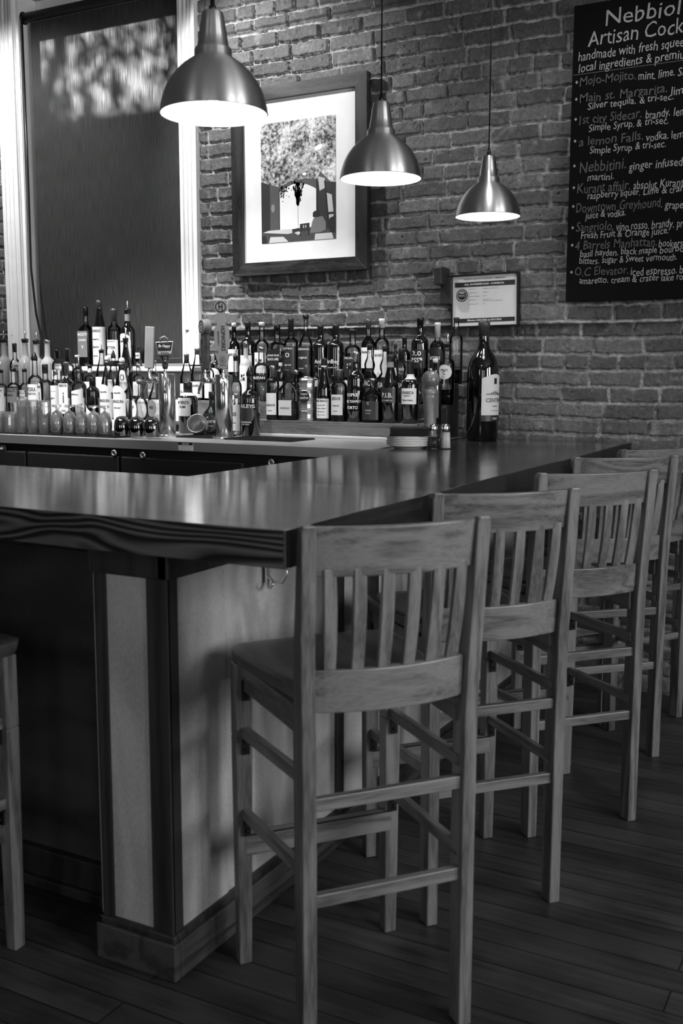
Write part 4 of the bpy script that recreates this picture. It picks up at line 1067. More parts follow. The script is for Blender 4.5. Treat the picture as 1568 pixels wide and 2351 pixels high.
# --- right-hand shelf, front row
gA = 'spirit bottles on the front step of the wooden shelf'
bottle(626, 840, 29, 'A', 'tall', 'clear', 'foil', 'slim bottle with tall pale cap and white label, leftmost on the shelf front row', 'amber', .62, ('paper', .10, .50, 62), [('CAZADOR', .26, .9, .04), ('tequila', .17, .4, .02)], capk='silvercap', capl=.20, group=gA, off=-.01)
bottle(661, 849, 47, 'A', 'flask', 'clear', 'foil', 'broad clear bottle with long black neck, half full, pale square label', 'amber', .38, ('cream', .10, .40, 48), [('CADILLAC', .23, .75, .035)], capk='darkcap', capl=.26, group=gA, n=3.5, ry=.6)
# ginger liqueur bottle shaped like bamboo
Y, Z = ROWS['A']; tp = aty(705, 838, Y); k_ = pxm(tp.x, Y); r_ = 19 / k_; h_ = tp.z - Z
t = thing('liquor_bottle', 'ridged metallic bottle with round dark medallion label in the middle of the front row', 'bottle', (tp.x, Y, Z), R(8), gA)
pr = [(.92, 0)]
for i in range(4):
    b0 = i * .185; pr += [(1.0, b0 + .01), (.93, b0 + .05), (.92, b0 + .12), (.98, b0 + .175), (1.0, b0 + .18), (.94, b0 + .185)]
pr += [(.96, .75), (.75, .77), (.45, .785), (.38, .80)]
f = MB(); f.lathe([(a * r_, b * h_) for a, b in pr], 8, rot=PI / 8); o_ = link('bottle_glass', f, mat('pale_gold_glass', 165, .25, metal=.7), t, bevel=.001)
for p_ in o_.data.polygons: p_.use_smooth = False
f = MB(); f.lathe([(.36 * r_, .80 * h_), (.40 * r_, .81 * h_), (.42 * r_, .995 * h_), (.36 * r_, h_)], 20); link('foil_capsule', f, M['darkcap'], t)
f = MB(); f.lathe([(.70 * r_, 0), (.70 * r_, .0015)], 32, mx=Matrix.Translation((0, -r_ * .945, .43 * h_)) @ Matrix.Rotation(PI / 2, 4, 'X')); lo = link('bottle_label', f, M['blackink'], t)
f = MB(); put_text(f, 'DOMAINE', 0, .47 * h_, r_ * .85, .026 * h_, y=-r_ * .945 - .002, bold=.02); put_text(f, 'DE', 0, .445 * h_, r_ * .14, .014 * h_, y=-r_ * .945 - .002); put_text(f, 'CANTON', 0, .395 * h_, r_ * 1.1, .036 * h_, y=-r_ * .945 - .002, bold=.03); link('lettering', f, M['cream'], lo)
bottle(744, 822, 33, 'A', 'slope', 'darkglass', 'foil', 'dark bottle with round white eagle medallion above a dense white label', None, 0, ('paper', .05, .36, 66), [('FERNET-BRANCA', .31, .95, .035), ('amaro dal 1845', .25, .6, .018), ('prodotto in Milano', .20, .7, .018), ('bitter liqueur', .15, .55, .016), ('a base di erbe', .10, .6, .014)], capl=.12, group=gA, neckm=(.86, .93, 'cream'))
bottle(779, 848, 36, 'A', 'tall', 'clear', 'foil', 'clear bottle with grey cap and tall pale label right of the eagle medallion bottle', 'water', .6, ('cream', .13, .52, 52), [('DEDOS', .42, .7, .055), ('mezcal', .30, .5, .03), ('joven', .2, .3, .02)], capk='greycap', capl=.18, group=gA)
bottle(817, 808, 38, 'A', 'wine', 'darkglass', 'foil', 'black port bottle with silver top and white lettering printed on the glass', None, 0, ('darkglass', .16, .45, 66), [('KOPKE', .37, .7, .045), ('FINE TAWNY', .28, 1.1, .038), ('PORTO', .19, .7, .042)], capk='silvercap', capl=.14, group=gA, inkk='whiteink')
bottle(856, 870, 47, 'A', 'flask', 'clear', 'cap', 'squat round-shouldered brown bottle with open clear neck and dark label', 'brown', .52, ('darkcap', .07, .50, 58), [('C', .42, .12, .06), ('TAVEL', .27, .35, .03), ('brandy', .21, .25, .02)], capk='silvercap', capl=.05, group=gA, inkk='cream')
bottle(897, 815, 39, 'A', 'slope', 'darkglass', 'foil', 'dark whiskey bottle with grey square label right of the squat brown one', None, 0, ('darkcap', .30, .52, 60), [('P.I.B.', .38, .7, .07), ('old straight rye', .33, .7, .02)], capl=.10, group=gA, inkk='cream', neckm=(.82, .91, 'greylab'))
bottle(943, 827, 39, 'A', 'wine', 'darkglass', 'foil', 'black port bottle with white label and white neck seal beside the pepper mill', None, 0, ('paper', .31, .56, 66), [('FONSECA', .47, .8, .045), ('PORTO', .43, .4, .022), ('TERRA PRIMA', .36, .7, .024)], capl=.22, group=gA, neckm=(.70, .78, 'cream'))
bottle(1000, 824, 30, 'A', 'wine', 'darkglass', 'foil', 'dark bottle with pale cap half hidden behind the pepper mill', None, 0, ('darkcap', .1, .5, 55), None, capk='cream', capl=.06, group=gA, off=.02)
# --- right-hand shelf, middle row
gB = 'spirit bottles on the middle step of the wooden shelf'
bottle(541, 818, 26, 'm', 'spirit', 'clear', 'pour', 'clear bottle with pour spout just right of the right-hand beer tower', 'water', .55, ('paper', .15, .5, 60), [('OS', .40, .4, .05)], group=gB, off=.09)
bottle(564, 785, 28, 'B', 'spirit', 'frost', 'foil', 'whitish bottle with silver cap and round dark numeral 5 behind the cream liqueur', None, 0, ('paper', .05, .6, 62), [('5', .34, .42, .12)], capk='silvercap', capl=.10, group=gB, tbold=.06)
bottle(600, 797, 38, 'B', 'spirit', 'clear', 'foil', 'clear rum bottle with black banded name label, left of the shelf', 'water', .62, ('blackink', .40, .48, 72), [('CRUZAN', .415, .9, .045)], capk='silvercap', capl=.07, group=gB, inkk='whiteink')
bottle(644, 819, 21, 'B', 'wine', 'darkglass', 'cap', 'small dark bottle with pale neck ring behind the slim tequila bottle', None, 0, ('cream', .2, .45, 55), [('75', .27, .5, .10)], capk='darkcap', capl=.12, group=gB, neckm=(.80, .87, 'cream'))
bottle(680, 858, 24, 'B', 'globe', 'olive', 'stop', 'small round bottle with bright metal stopper behind the ridged bottle', 'brown', .5, None, None, capk='silvercap', group=gB)
bottle(726, 840, 20, 'B', 'spirit', 'darkglass', 'cap', 'small dark bottle showing a tilted pale label behind the medallion bottle', None, 0, ('cream', .4, .62, 50, 'slant'), None, group=gB)
bottle(765, 862, 24, 'B', 'spirit', 'darkglass', 'cap', 'short dark bottle between the eagle label and grey-capped bottles', None, 0, None, None, group=gB)
bottle(803, 838, 22, 'B', 'spirit', 'clear', 'cap', 'clear bottle with white label peeping out left of the port bottle', 'water', .5, ('paper', .2, .6, 60), [('PORTO', .3, .7, .05)], group=gB)
bottle(849, 790, 33, 'B', 'bulb', 'clear', 'foil', 'clear bottle with bulging neck and black name band, left of its twin', 'amber', .45, ('blackink', .26, .42, 66), [('TUACA', .30, .8, .09)], capk='darkcap', capl=.10, group=gB, inkk='cream')
bottle(884, 794, 31, 'B', 'bulb', 'clear', 'foil', 'clear bottle with bulging neck and black name band, right of its twin', 'amber', .42, ('blackink', .24, .42, 66), [('TUACA', .28, .8, .09)], capk='darkcap', capl=.10, group=gB, inkk='cream')
bottle(921, 800, 30, 'B', 'bulb', 'clear', 'foil', 'round-necked clear bottle with black cap behind the two dark front bottles', 'amber', .48, ('blackink', .26, .40, 66), [('MEJA', .30, .7, .08)], capk='darkcap', capl=.22, group=gB, inkk='cream')
bottle(966, 824, 33, 'B', 'globe', 'clear', 'cap', 'round clear bottle with ornate dark label left of the pepper mill knob', 'amber', .5, ('darkcap', .05, .5, 55, 'oval'), [('RA', .24, .5, .08)], capk='silvercap', group=gB, inkk='cream')
bottle(1027, 790, 34, 'B', 'tall', 'clear', 'pour', 'tall clear bottle with pour spout, round medallion label and a little dark liquor', 'brown', .25, ('cream', .42, .66, 62, 'oval'), [('SPIRITS', .56, .5, .03), ('C', .50, .2, .06)], group=gB, off=-.02)
# --- right-hand shelf, back row
gC = 'spirit bottles on the top step of the wooden shelf'
bottle(497, 812, 28, 'C', 'wine', 'darkglass', 'foil', 'dark bottle with white oval label between the wooden tap handles', None, 0, ('paper', .1, .5, 60, 'oval'), None, group=gC)
bottle(537, 742, 27, 'C', 'spirit', 'olive', 'cap', 'smoky bottle with white cap and cream label right of the tall arrow-shaped handle', 'brown', .60, ('cream', .18, .56, 72), [('RESERVE', .45, .7, .04)], capk='whitecap', capl=.06, group=gC)
bottle(569, 739, 34, 'C', 'wine', 'darkglass', 'foil', 'dark wine-shaped bottle with dark capsule at the left of the back row', None, 0, ('cream', .14, .45, 60), None, capl=.09, group=gC)
bottle(601, 740, 33, 'C', 'spirit', 'clear', 'foil', 'clear bottle with white cap and white label in the back row', 'amber', .40, ('paper', .16, .50, 60), [('RUM', .34, .5, .06)], capk='whitecap', capl=.06, group=gC)
bottle(636, 746, 38, 'C', 'spirit', 'clear', 'cap', 'square bottle with slanted black label in the back row', 'amber', .55, ('blackink', .25, .62, 70, 'slant'), [('JOHNNIE WALKER', .46, .9, .03), ('BLACK LABEL', .39, .85, .04)], capk='black', capl=.10, group=gC, n=5, ry=.9, inkk='cream')
bottle(668, 731, 33, 'C', 'spirit', 'clear', 'foil', 'clear bottle with long black capsule and boxy dark label with pale square', 'amber', .50, ('darkcap', .16, .57, 70), [('EXTRA', .52, .7, .025), ('O', .40, .3, .07), ('single malt', .27, .5, .025)], capl=.22, group=gC, inkk='cream')
bottle(702, 731, 33, 'C', 'flask', 'clear', 'stop', 'clear bottle with wide sloping shoulders, black stopper and dark label', 'amber', .50, ('darkcap', .18, .57, 72), [('GLENMORANGIE', .51, .95, .03), ('original', .38, .6, .035), ('ten years old', .22, .6, .02)], capk='black', group=gC, inkk='cream')
bottle(736, 746, 36, 'C', 'wine', 'darkglass', 'foil', 'left one of two dark bottles with gothic white lettering in the back row', None, 0, ('darkglass', .1, .50, 66), [('Ardbeg', .34, .8, .07), ('ten', .24, .3, .03)], capl=.18, group=gC, inkk='cream', rot=30)
bottle(771, 745, 38, 'C', 'wine', 'darkglass', 'foil', 'right one of two dark bottles with gothic white lettering in the back row', None, 0, ('darkglass', .1, .50, 66), [('Ardbeg', .34, .85, .07), ('ten years old', .26, .6, .025)], capl=.18, group=gC, inkk='cream')
bottle(810, 756, 37, 'C', 'spirit', 'clear', 'foil', 'clear bottle with oval emblem on a dark label behind the silver-topped port', 'water', .55, ('darkcap', .12, .5, 66), [('FINLAND', .45, .8, .04), ('S', .28, .3, .1)], capk='darkcap', capl=.04, group=gC, inkk='cream')
bottle(846, 733, 31, 'C', 'spirit', 'clear', 'foil', 'amber whisky bottle with white label, back row above the twin bulging bottles', 'brown', .74, ('paper', .24, .56, 66), [("Dewar's", .47, .7, .05)], capk='greycap', capl=.14, group=gC)
bottle(877, 732, 34, 'C', 'spirit', 'clear', 'foil', 'clear bottle with white neck wrap and plain white label in the back row', 'amber', .5, ('paper', .1, .52, 66), [('BACARDI', .42, .6, .04)], capk='whitecap', capl=.14, group=gC)
bottle(908, 790, 22, 'C', 'globe', 'olive', 'cap', 'small dark-tinted bottle added for a shadow between taller ones in the back row', 'brown', .5, ('cream', .1, .4, 40), None, group=gC)  # made-up bottle standing in for a dark shadow gap
bottle(929, 773, 28, 'C', 'wine', 'darkglass', 'foil', 'dark square-shouldered bottle with black cap, shorter than its right neighbour', None, 0, ('darkcap', .15, .45, 60), [('VSOP', .28, .6, .05)], capl=.12, group=gC, inkk='cream')
bottle(965, 730, 39, 'C', 'wine', 'darkglass', 'foil', 'tall black wine-shaped bottle with boxed white lettering above the pepper mill', None, 0, ('blackink', .24, .52, 66), [('2.0', .43, .55, .07), ('BSSE', .33, .65, .07)], capk='black', capl=.10, group=gC, inkk='cream')
bottle(1005, 741, 34, 'C', 'spirit', 'clear', 'foil', 'bottle with white capsule and black arched label near the right end', 'brown', .68, ('blackink', .2, .6, 72, 'arch'), [('BITTERS', .40, .7, .05)], capk='whitecap', capl=.24, group=gC, inkk='cream')
bottle(1048, 730, 30, 'C', 'tall', 'clear', 'cap', 'tall nearly empty clear bottle at the right end of the back row', 'brown', .22, None, None, capk='darkcap', capl=.03, group=gC)
# --- window stool
gS = 'tall bottles standing on the white window sill'
bottle(196, 706, 30, 's', 'spirit', 'clear', 'cap', 'leftmost bottle on the window sill, square with black cap and printed white letters', 'amber', .72, ('greylab', .16, .60, 72), [('MAZZOTTI', .52, .95, .045), ('AMARO', .43, .8, .035), ('V', .30, .25, .06)], capk='black', capl=.14, group=gS, n=5, ry=.9, inkk='whiteink')
bottle(227, 690, 32, 's', 'slope', 'darkglass', 'foil', 'second bottle on the window sill, dark neck over a pale wraparound label', None, 0, ('cream', .03, .60, 88), [('LUXARDO', .52, .75, .04), ('amaro', .40, .5, .03), ('ABANO', .28, .5, .03), ('PADOVA', .15, .4, .02)], capk='greycap', capl=.11, group=gS)
bottle(261, 709, 32, 's', 'wine', 'clear', 'foil', 'third bottle on the window sill, clear with tall cap and white letter label', 'amber', .64, ('paper', .10, .46, 66), [('LUXARDO', .42, .7, .025), ('BITTER', .30, .8, .05), ('BIANCO', .2, .5, .02)], capk='greycap', capl=.22, group=gS)
bottle(292, 711, 33, 's', 'wine', 'darkglass', 'pour', 'rightmost tall bottle on the window sill, dark with pour spout and white label', None, 0, ('paper', .14, .58, 60, 'arch'), [('VERMOUTH', .42, .7, .04)], group=gS, neckm=(.80, .92, 'greylab'))
bottle(318, 796, 14, 's', 'spirit', 'darkglass', 'cap', 'small dark bottle at the right end of the window sill beside the pale tap handle', None, 0, ('cream', .4, .7, 60), [('BAR', .5, .8, .1)], group=gS)
# --- left riser, back row
gb_ = 'spirit bottles on the upper step in front of the window'
for i, (px, yt, lb) in enumerate(((8, 779, 'leftmost frosted white vodka bottle, cut near the left edge'), (57, 779, 'frosted white vodka bottle with pour spout in front of the left window casing'), (83, 782, 'frosted white vodka bottle with pour spout, right of the window casing'), (108, 781, 'frosted white vodka bottle with a silver cap, rightmost of the frosted ones'))):
    bottle(px, yt, 32, 'b', 'frost', 'frost', 'pour' if i < 3 else 'cap', lb, None, 0, None, None, group=gb_, capk='silvercap', capl=.05)
bottle(33, 789, 24, 'b', 'spirit', 'clear', 'cap', 'clear bottle with tall black cap between two frosted bottles at the left', 'water', .5, ('paper', .2, .5, 50), None, capk='black', capl=.16, group=gb_, off=-.01)
bottle(131, 803, 25, 'b', 'tall', 'clear', 'foil', 'slim clear bottle with black cap and white neck label right of the frosted bottles', 'water', .6, ('paper', .38, .58, 66), [('A', .45, .3, .07)], capk='black', capl=.18, group=gb_)
bottle(155, 800, 28, 'b', 'spirit', 'clear', 'foil', 'bottle with long dark capsule behind the one with the guard on its label', 'water', .5, ('blackink', .3, .5, 66), [('SKY', .36, .7, .09)], capk='darkcap', capl=.27, group=gb_, inkk='whiteink')
bottle(177, 816, 26, 'b', 'spirit', 'clear', 'cap', 'clear bottle with white cap below the leftmost sill bottle', 'water', .5, None, None, capk='whitecap', capl=.05, group=gb_)
bottle(206, 838, 26, 'b', 'spirit', 'clear', 'foil', 'clear bottle with black and white banded cap in front of the sill', 'water', .45, ('paper', .2, .5, 66), None, capk='darkcap', capl=.1, group=gb_, neckm=(.78, .86, 'cream'))
bottle(233, 804, 28, 'b', 'slope', 'clear', 'pour', 'clear bottle with pour spout behind the left ball-stoppered bottle', 'water', .5, ('paper', .15, .45, 66), None, group=gb_)
bottle(260, 818, 27, 'b', 'slope', 'clear', 'cone', 'clear bottle with pointed black pour cap between the two ball-stoppered bottles', 'water', .5, ('paper', .15, .45, 66), None, group=gb_)
bottle(288, 777, 30, 'b', 'slope', 'darkglass', 'pour', 'dark bottle with pour spout and white oval label behind the right ball-stoppered bottle', None, 0, ('paper', .12, .48, 55, 'oval'), [('O', .3, .4, .12)], group=gb_)
bottle(317, 836, 24, 'b', 'spirit', 'clear', 'cap', 'clear bottle behind the pale wooden tap handle', 'water', .5, ('paper', .1, .5, 50), None, capk='silvercap', group=gb_)
bottle(353, 828, 28, 'b', 'spirit', 'clear', 'cap', 'clear tequila bottle just left of the left-hand beer tower', 'water', .4, ('greylab', .05, .42, 50), [('HORNITOS', .2, .9, .06)], capk='silvercap', capl=.04, group=gb_, inkk='whiteink')
bottle(428, 813, 30, 'b', 'slope', 'clear', 'foil', 'clear bottle with light grey cap right of the left-hand beer tower', 'water', .4, ('paper', .05, .36, 70), [('GLAS', .16, .6, .05)], capk='greycap', capl=.2, group=gb_)
bottle(453, 800, 32, 'b', 'slope', 'clear', 'foil', 'clear bottle with pale cap partly behind the carved round wooden handle', 'water', .4, ('paper', .05, .36, 70), [('Monin', .26, .7, .06)], capk='greycap', capl=.12, group=gb_)
bottle(480, 816, 22, 'b', 'spirit', 'clear', 'foil', 'small clear bottle with black cap between the carved handle and the right tower', 'water', .4, ('paper', .05, .4, 60), None, capk='black', capl=.14, group=gb_)
# --- left riser, front row
ga = 'spirit bottles in the lower row behind the upturned glasses'
bottle(1, 850, 28, 'a', 'spirit', 'clear', 'pour', 'clear vodka bottle with pour spout cut by the left edge of the photo', 'water', .5, ('paper', .1, .62, 68), [('ABSOLUT', .52, .9, .06), ('LEMON', .42, .6, .05)], group=ga)
bottle(30, 847, 30, 'a', 'spirit', 'clear', 'pour', 'clear vodka bottle with pour spout and bold black lettering, second from left', 'water', .5, ('greylab', .30, .60, 68), [('ABSOLUT', .52, .95, .07), ('PEARS', .43, .6, .05)], group=ga)
bottle(56, 848, 25, 'a', 'spirit', 'clear', 'pour', 'clear vodka bottle with pour spout and lettering on the glass, third from left', 'water', .62, ('cream', .34, .56, 40), [('ABSOLUT', .48, 1.2, .07), ('VODKA', .38, .9, .07)], group=ga, off=.024)
bottle(79, 822, 33, 'a', 'spirit', 'clear', 'cone', 'big clear bottle with pointed black pour cap and white block-lettered label', 'water', .62, ('paper', .14, .56, 60), [('WODKA', .44, .8, .07), ('WYBOROWA', .38, .8, .04), ('LUKSUSOWA', .22, .8, .035)], group=ga)
bottle(103, 837, 35, 'a', 'spirit', 'clear', 'cap', 'square gin bottle with black cap and arched portrait label', 'water', .68, ('cream', .06, .66, 34, 'arch'), [('BOMBAY', .56, .8, .045), ('0', .34, .35, .15), ('SAPPHIRE', .16, .8, .04)], capk='black', capl=.17, group=ga, n=5, ry=.9, rot=-22)
bottle(127, 850, 24, 'a', 'tall', 'clear', 'cap', 'clear bottle with plain white label right of the square gin bottle', 'water', .5, ('paper', .05, .68, 70), [('~', .55, .6, .02), ('gin', .4, .4, .04)], capk='silvercap', group=ga, off=.015)
bottle(152, 831, 29, 'a', 'spirit', 'clear', 'foil', 'gin bottle with grey capsule and white label showing a red-coated guard', 'water', .62, ('paper', .08, .62, 72), [('BEEFEATER', .56, .85, .045), ('i', .28, .12, .20), ('LONDON', .12, .5, .03)], capk='greycap', capl=.2, group=ga, n=5, ry=.9)
bottle(180, 841, 34, 'a', 'spirit', 'clear', 'pour', 'clear bottle with pour spout and two tilted white paper labels', 'water', .5, ('paper', .22, .58, 70, 'slant'), [('IMPERIAL', .45, .6, .03)], group=ga)
bottle(212, 868, 31, 'a', 'tall', 'darkglass', 'cap', 'short dark bottle with black cap and a diagonal white label', None, 0, ('paper', .0, .42, 72, 'tri'), [('JANKS', .06, .7, .06)], capk='black', capl=.26, group=ga)
bottle(247, 828, 38, 'a', 'cone', 'clear', 'ball', 'left one of two clear tequila bottles with round white ball stoppers', 'water', .66, ('paper', .0, .60, 60, 'arch'), [('tequila', .46, .5, .03), ('HERRADURA', .30, .85, .05), ('silver', .2, .5, .03)], group=ga)
bottle(280, 832, 42, 'a', 'cone', 'clear', 'ball', 'right one of two clear tequila bottles with round white ball stoppers', 'water', .66, ('paper', .0, .60, 55, 'arch'), [('tequila', .46, .5, .03), ('HERRADURA', .30, .85, .05), ('silver', .2, .5, .03)], group=ga)
bottle(322, 880, 38, 'a', 'globe', 'clear', 'stop', 'squat round tequila bottle with fat cork stopper and oval label', 'water', .5, ('paper', .05, .55, 34, 'oval'), [('P', .3, .3, .1)], capk='greycap', group=ga, rot=-25)
bottle(357, 868, 36, 'a', 'slope', 'clear', 'cap', 'clear bottle leaning behind the upturned mugs left of the beer tower', 'water', .5, ('greylab', .1, .5, 40, 'oval'), [('40', .28, .4, .08)], capk='silvercap', group=ga)
# --- on the counter between the towers
bottle(431, 878, 44, 'm', 'tall', 'darkglass', 'cap', 'large dark rum bottle with black cap right of the left-hand beer tower', None, 0, ('cream', .34, .70, 50), [("MYERS'S", .58, .8, .06), ('RUM', .50, .4, .05)], capk='black', capl=.2, off=.03, neckm=(.74, .80, 'cream'))
bottle(487, 900, 50, 'm', 'globe', 'olive', 'cap', 'round-bodied amaretto bottle with black cap left of the right-hand beer tower', 'brown', .42, ('darkcap', .06, .52, 50, 'oval'), [('di', .40, .12, .04), ('Amore', .29, .85, .09), ('AMARETTO', .20, .6, .03)], capk='black', capl=.2, off=-.02, inkk='cream', rot=8)
bottle(543, 905, 24, 'm', 'tall', 'clear', 'cap', 'clear bottle with pale label squeezed between right tower and cream liqueur', 'water', .3, ('cream', .12, .75, 66), [('DS', .48, .5, .09), ('white', .3, .4, .03)], capk='silvercap', off=-.02)
bottle(574, 857, 42, 'm', 'wine', 'darkglass', 'cone', 'dark cream liqueur bottle with arched name label in front of the shelf', None, 0, ('darkcap', .20, .52, 58, 'oval'), [('BAILEYS', .46, 1.15, .055), ('ORIGINAL', .22, .75, .028), ('irish cream', .19, .5, .02)], off=-.06, inkk='cream', neckm=(.60, .62, 'darkcap'))

# giant wine bottle on the bar against the wall
t = thing('wine_bottle', 'giant dark wine bottle with white label standing on the bar against the brick', 'bottle', (-1.597, 4.27, BZ), R(70))
k_ = pxm(-1.597, 4.27); h_ = 271 / k_; r_ = 36.5 / k_
P = [(.90, 0), (1, .015), (1, .56), (.98, .61), (.90, .66), (.70, .71), (.45, .76), (.34, .80), (.31, .86), (.30, .95), (.34, .955), (.34, .985), (.30, 1)]
f = MB(); f.lathe([(a * r_, b * h_) for a, b in P], 48); link('bottle_glass', f, M['darkglass'], t)
f = MB(); f.lathe([(.325 * r_, .875 * h_), (.325 * r_, .945 * h_), (.37 * r_, .95 * h_), (.37 * r_, .985 * h_), (.32 * r_, 1.003 * h_)], 32); link('foil_capsule', f, mat('dark_grey_foil', 62, .4), t)
def wrap(name, a0, a1, z0, z1, m, wave=0, par=None, e=.0008):
    f = MB(); n = 20; vs = []
    for i in range(n + 1):
        u = i / n; a = R(-90 + a0 + (a1 - a0) * u); zt = z1 + wave * math.sin(u * PI * 1.4 - .6)
        vs += [((r_ + e) * math.cos(a), (r_ + e) * math.sin(a), z0), ((r_ + e) * math.cos(a), (r_ + e) * math.sin(a), zt)]
    f.add(vs, [(2 * i, 2 * i + 2, 2 * i + 3, 2 * i + 1) for i in range(n)], True); return link(name, f, m, par or t)
lo = wrap('bottle_label', -54, 54, .215 * h_, .535 * h_, M['paper'], .012)
wrap('label_band', -54, 54, .165 * h_, .212 * h_, M['darkcap'], 0, lo)
f = MB(); put_text(f, 'CENTINE', 0, .325 * h_, .095, .017, r=r_ + .0016, bold=.02); put_text(f, 'ROSSO', 0, .285 * h_, .03, .007, r=r_ + .0016); put_text(f, 'TOSCANA', 0, .25 * h_, .045, .004, r=r_ + .0016)
for i in range(26):     # the little drawing of a hilltop villa
    u = -.045 + i * .0036; hh = .006 + .012 * math.exp(-((i - 12) / 6) ** 2) * (1 + .3 * math.sin(i * 2.1)); a = u / r_
    z = .385 * h_; vs = [(math.sin(a) * (r_ + .0014), -math.cos(a) * (r_ + .0014), z), (math.sin(a + .03) * (r_ + .0014), -math.cos(a + .03) * (r_ + .0014), z), (math.sin(a + .03) * (r_ + .0014), -math.cos(a + .03) * (r_ + .0014), z + hh), (math.sin(a) * (r_ + .0014), -math.cos(a) * (r_ + .0014), z + hh * .8)]
    f.add(vs, [(0, 1, 2, 3)])
link('lettering', f, M['greyink'], lo)
f = MB(); vs = [(math.sin(a) * (r_ + .0016), -math.cos(a) * (r_ + .0016), z) for a, z in ((-.12, .475 * h_), (.12, .475 * h_), (.12, .525 * h_), (-.12, .525 * h_))]; f.add(vs, [(0, 1, 2, 3)]); link('label_crest', f, M['darkcap'], lo)
f = MB(); put_text(f, 'BANFI', 0, .18 * h_, .025, .008, r=r_ + .0016); link('lettering', f, M['whiteink'], lo)
# ------------------------------------------------------------------ beer towers
def tower(cx, cy, label, hs):
    t = thing('beer_tower', label, 'beer tower', (cx, cy, SZ))
    k_ = pxm(cx, cy); r_ = .0375
    H_ = aty(385, 858, 3.79).z - SZ if cx < -2.8 else aty(515, 860, 3.77).z - SZ
    f = MB(); f.lathe([(r_, .004), (r_, H_ - .003), (r_ - .004, H_)], 48); link('column', f, M['chrome'], t)
    f = MB(); f.lathe([(r_ + .016, 0), (r_ + .016, .004), (r_ + .004, .008), (r_ + .001, .010)], 48); fl_ = link('base_flange', f, M['chrome'], t)
    f = MB()
    for a in range(4): f.lathe([(.004, .004), (.004, .008), (.002, .009)], 8, cx=(r_ + .010) * math.cos(a * PI / 2 + .6), cy=(r_ + .010) * math.sin(a * PI / 2 + .6))
    link('flange_bolts', f, M['chrome'], fl_)
    zf = H_ - .028
    for ang in hs:      # faucets point out from the column
        c, s = math.cos(R(ang)), math.sin(R(ang))
        P_ = lambda d, z: (c * d, s * d, z)
        f = MB(); f.tube([P_(r_ - .004, zf), P_(r_ + .03, zf)], .011, 12); f.tube([P_(r_ + .004, zf), P_(r_ + .012, zf)], .015, 12)
        f.tube([P_(r_ + .028, zf + .002), P_(r_ + .062, zf + .004)], .0125, 12)
        f.tube([P_(r_ + .045, zf + .004), P_(r_ + .070, zf - .012), P_(r_ + .082, zf - .038), P_(r_ + .086, zf - .056)], .0085, 10, r2=.0065)
        f.lathe([(.010, zf + .006), (.012, zf + .014), (.008, zf + .022), (.0105, zf + .028), (.006, zf + .036)], 14, cx=c * (r_ + .052), cy=s * (r_ + .052))
        link('faucet', f, M['chrome'], t)
    return t, H_, r_, zf
TL = tower(-2.935, 3.80, 'left chrome beer tower column with two faucets behind the bar', (188, -56))
TR = tower(-2.607, 3.775, 'right chrome beer tower column with two faucets behind the bar', (188, -56))
def fpos(T, cx, cy, ang, extra=0):
    return Vector((cx + math.cos(R(ang)) * (T[2] + .052), cy + math.sin(R(ang)) * (T[2] + .052), SZ + T[3] + .034))
# pale square-section wooden handle
p = fpos(TL, -2.935, 3.80, 188)
t = thing('tap_handle', 'plain pale rectangular wooden tap handle left of the left beer tower', 'tap handle', p, R(28)); t.rotation_euler = (0, R(2.5), R(28))
f = MB(); f.lathe([(.006, 0), (.008, .006), (.006, .014), (.006, .02)], 14); link('ferrule', f, M['chrome'], t)
f = MB(); f.box(-.021, .021, -.012, .012, .018, .205); link('grip', f, M['lightwood'], t, bevel=.003)
# signboard handle
p = fpos(TL, -2.935, 3.80, -56)
t = thing('tap_handle', 'tap handle with a small dark signboard in white script on a carved fist', 'tap handle', p, R(26)); t.scale = (.9, .9, .9)
f = MB(); f.lathe([(.006, 0), (.008, .006), (.006, .014), (.006, .02)], 14); link('ferrule', f, M['chrome'], t)
f = MB(); f.lathe([(.012, .016), (.015, .03), (.016, .05), (.020, .065), (.022, .078), (.017, .086)], 14); f.sphere((.006, -.014, .052), .011, 10, 8)
for i in range(4): f.tube([(-.016 + i * .0105, -.014, .075), (-.016 + i * .0105, -.020, .084), (-.015 + i * .0102, -.012, .092)], .0058, 8)
link('carved_fist', f, mat('bronze_resin', 60, .35, coat=.5), t)
f = MB(); f.prism([(-.044, .148), (.044, .152), (.033, .090), (-.032, .087)], -.011, -.002); sg = link('signboard', f, M['steel'], t, bevel=.002)
f = MB(); f.prism([(-.040, .144), (.040, .148), (.0325, .105), (-.0325, .103)], -.0125, -.011); link('sign_face', f, M['blackink'], sg)
f = MB(); put_text(f, 'Be Happy', 0, .122, .058, .014, y=-.0132, sheer=.2, bold=.015); link('lettering', f, M['whiteink'], sg)
f = MB(); put_text(f, 'BREWING', 0, .139, .05, .004, y=-.0132); put_text(f, 'DRINK IPA', 0, .094, .035, .005, y=-.0116, bold=.01); link('lettering', f, M['greyink'], sg)
f = MB(); f.tube([(-.018, -.005, .148), (-.018, -.005, .165), (.0, -.005, .172), (.014, -.005, .162), (.016, -.005, .150)], .007, 10); link('carved_fingers', f, mat('pale_resin', 110, .3, coat=.5), t)
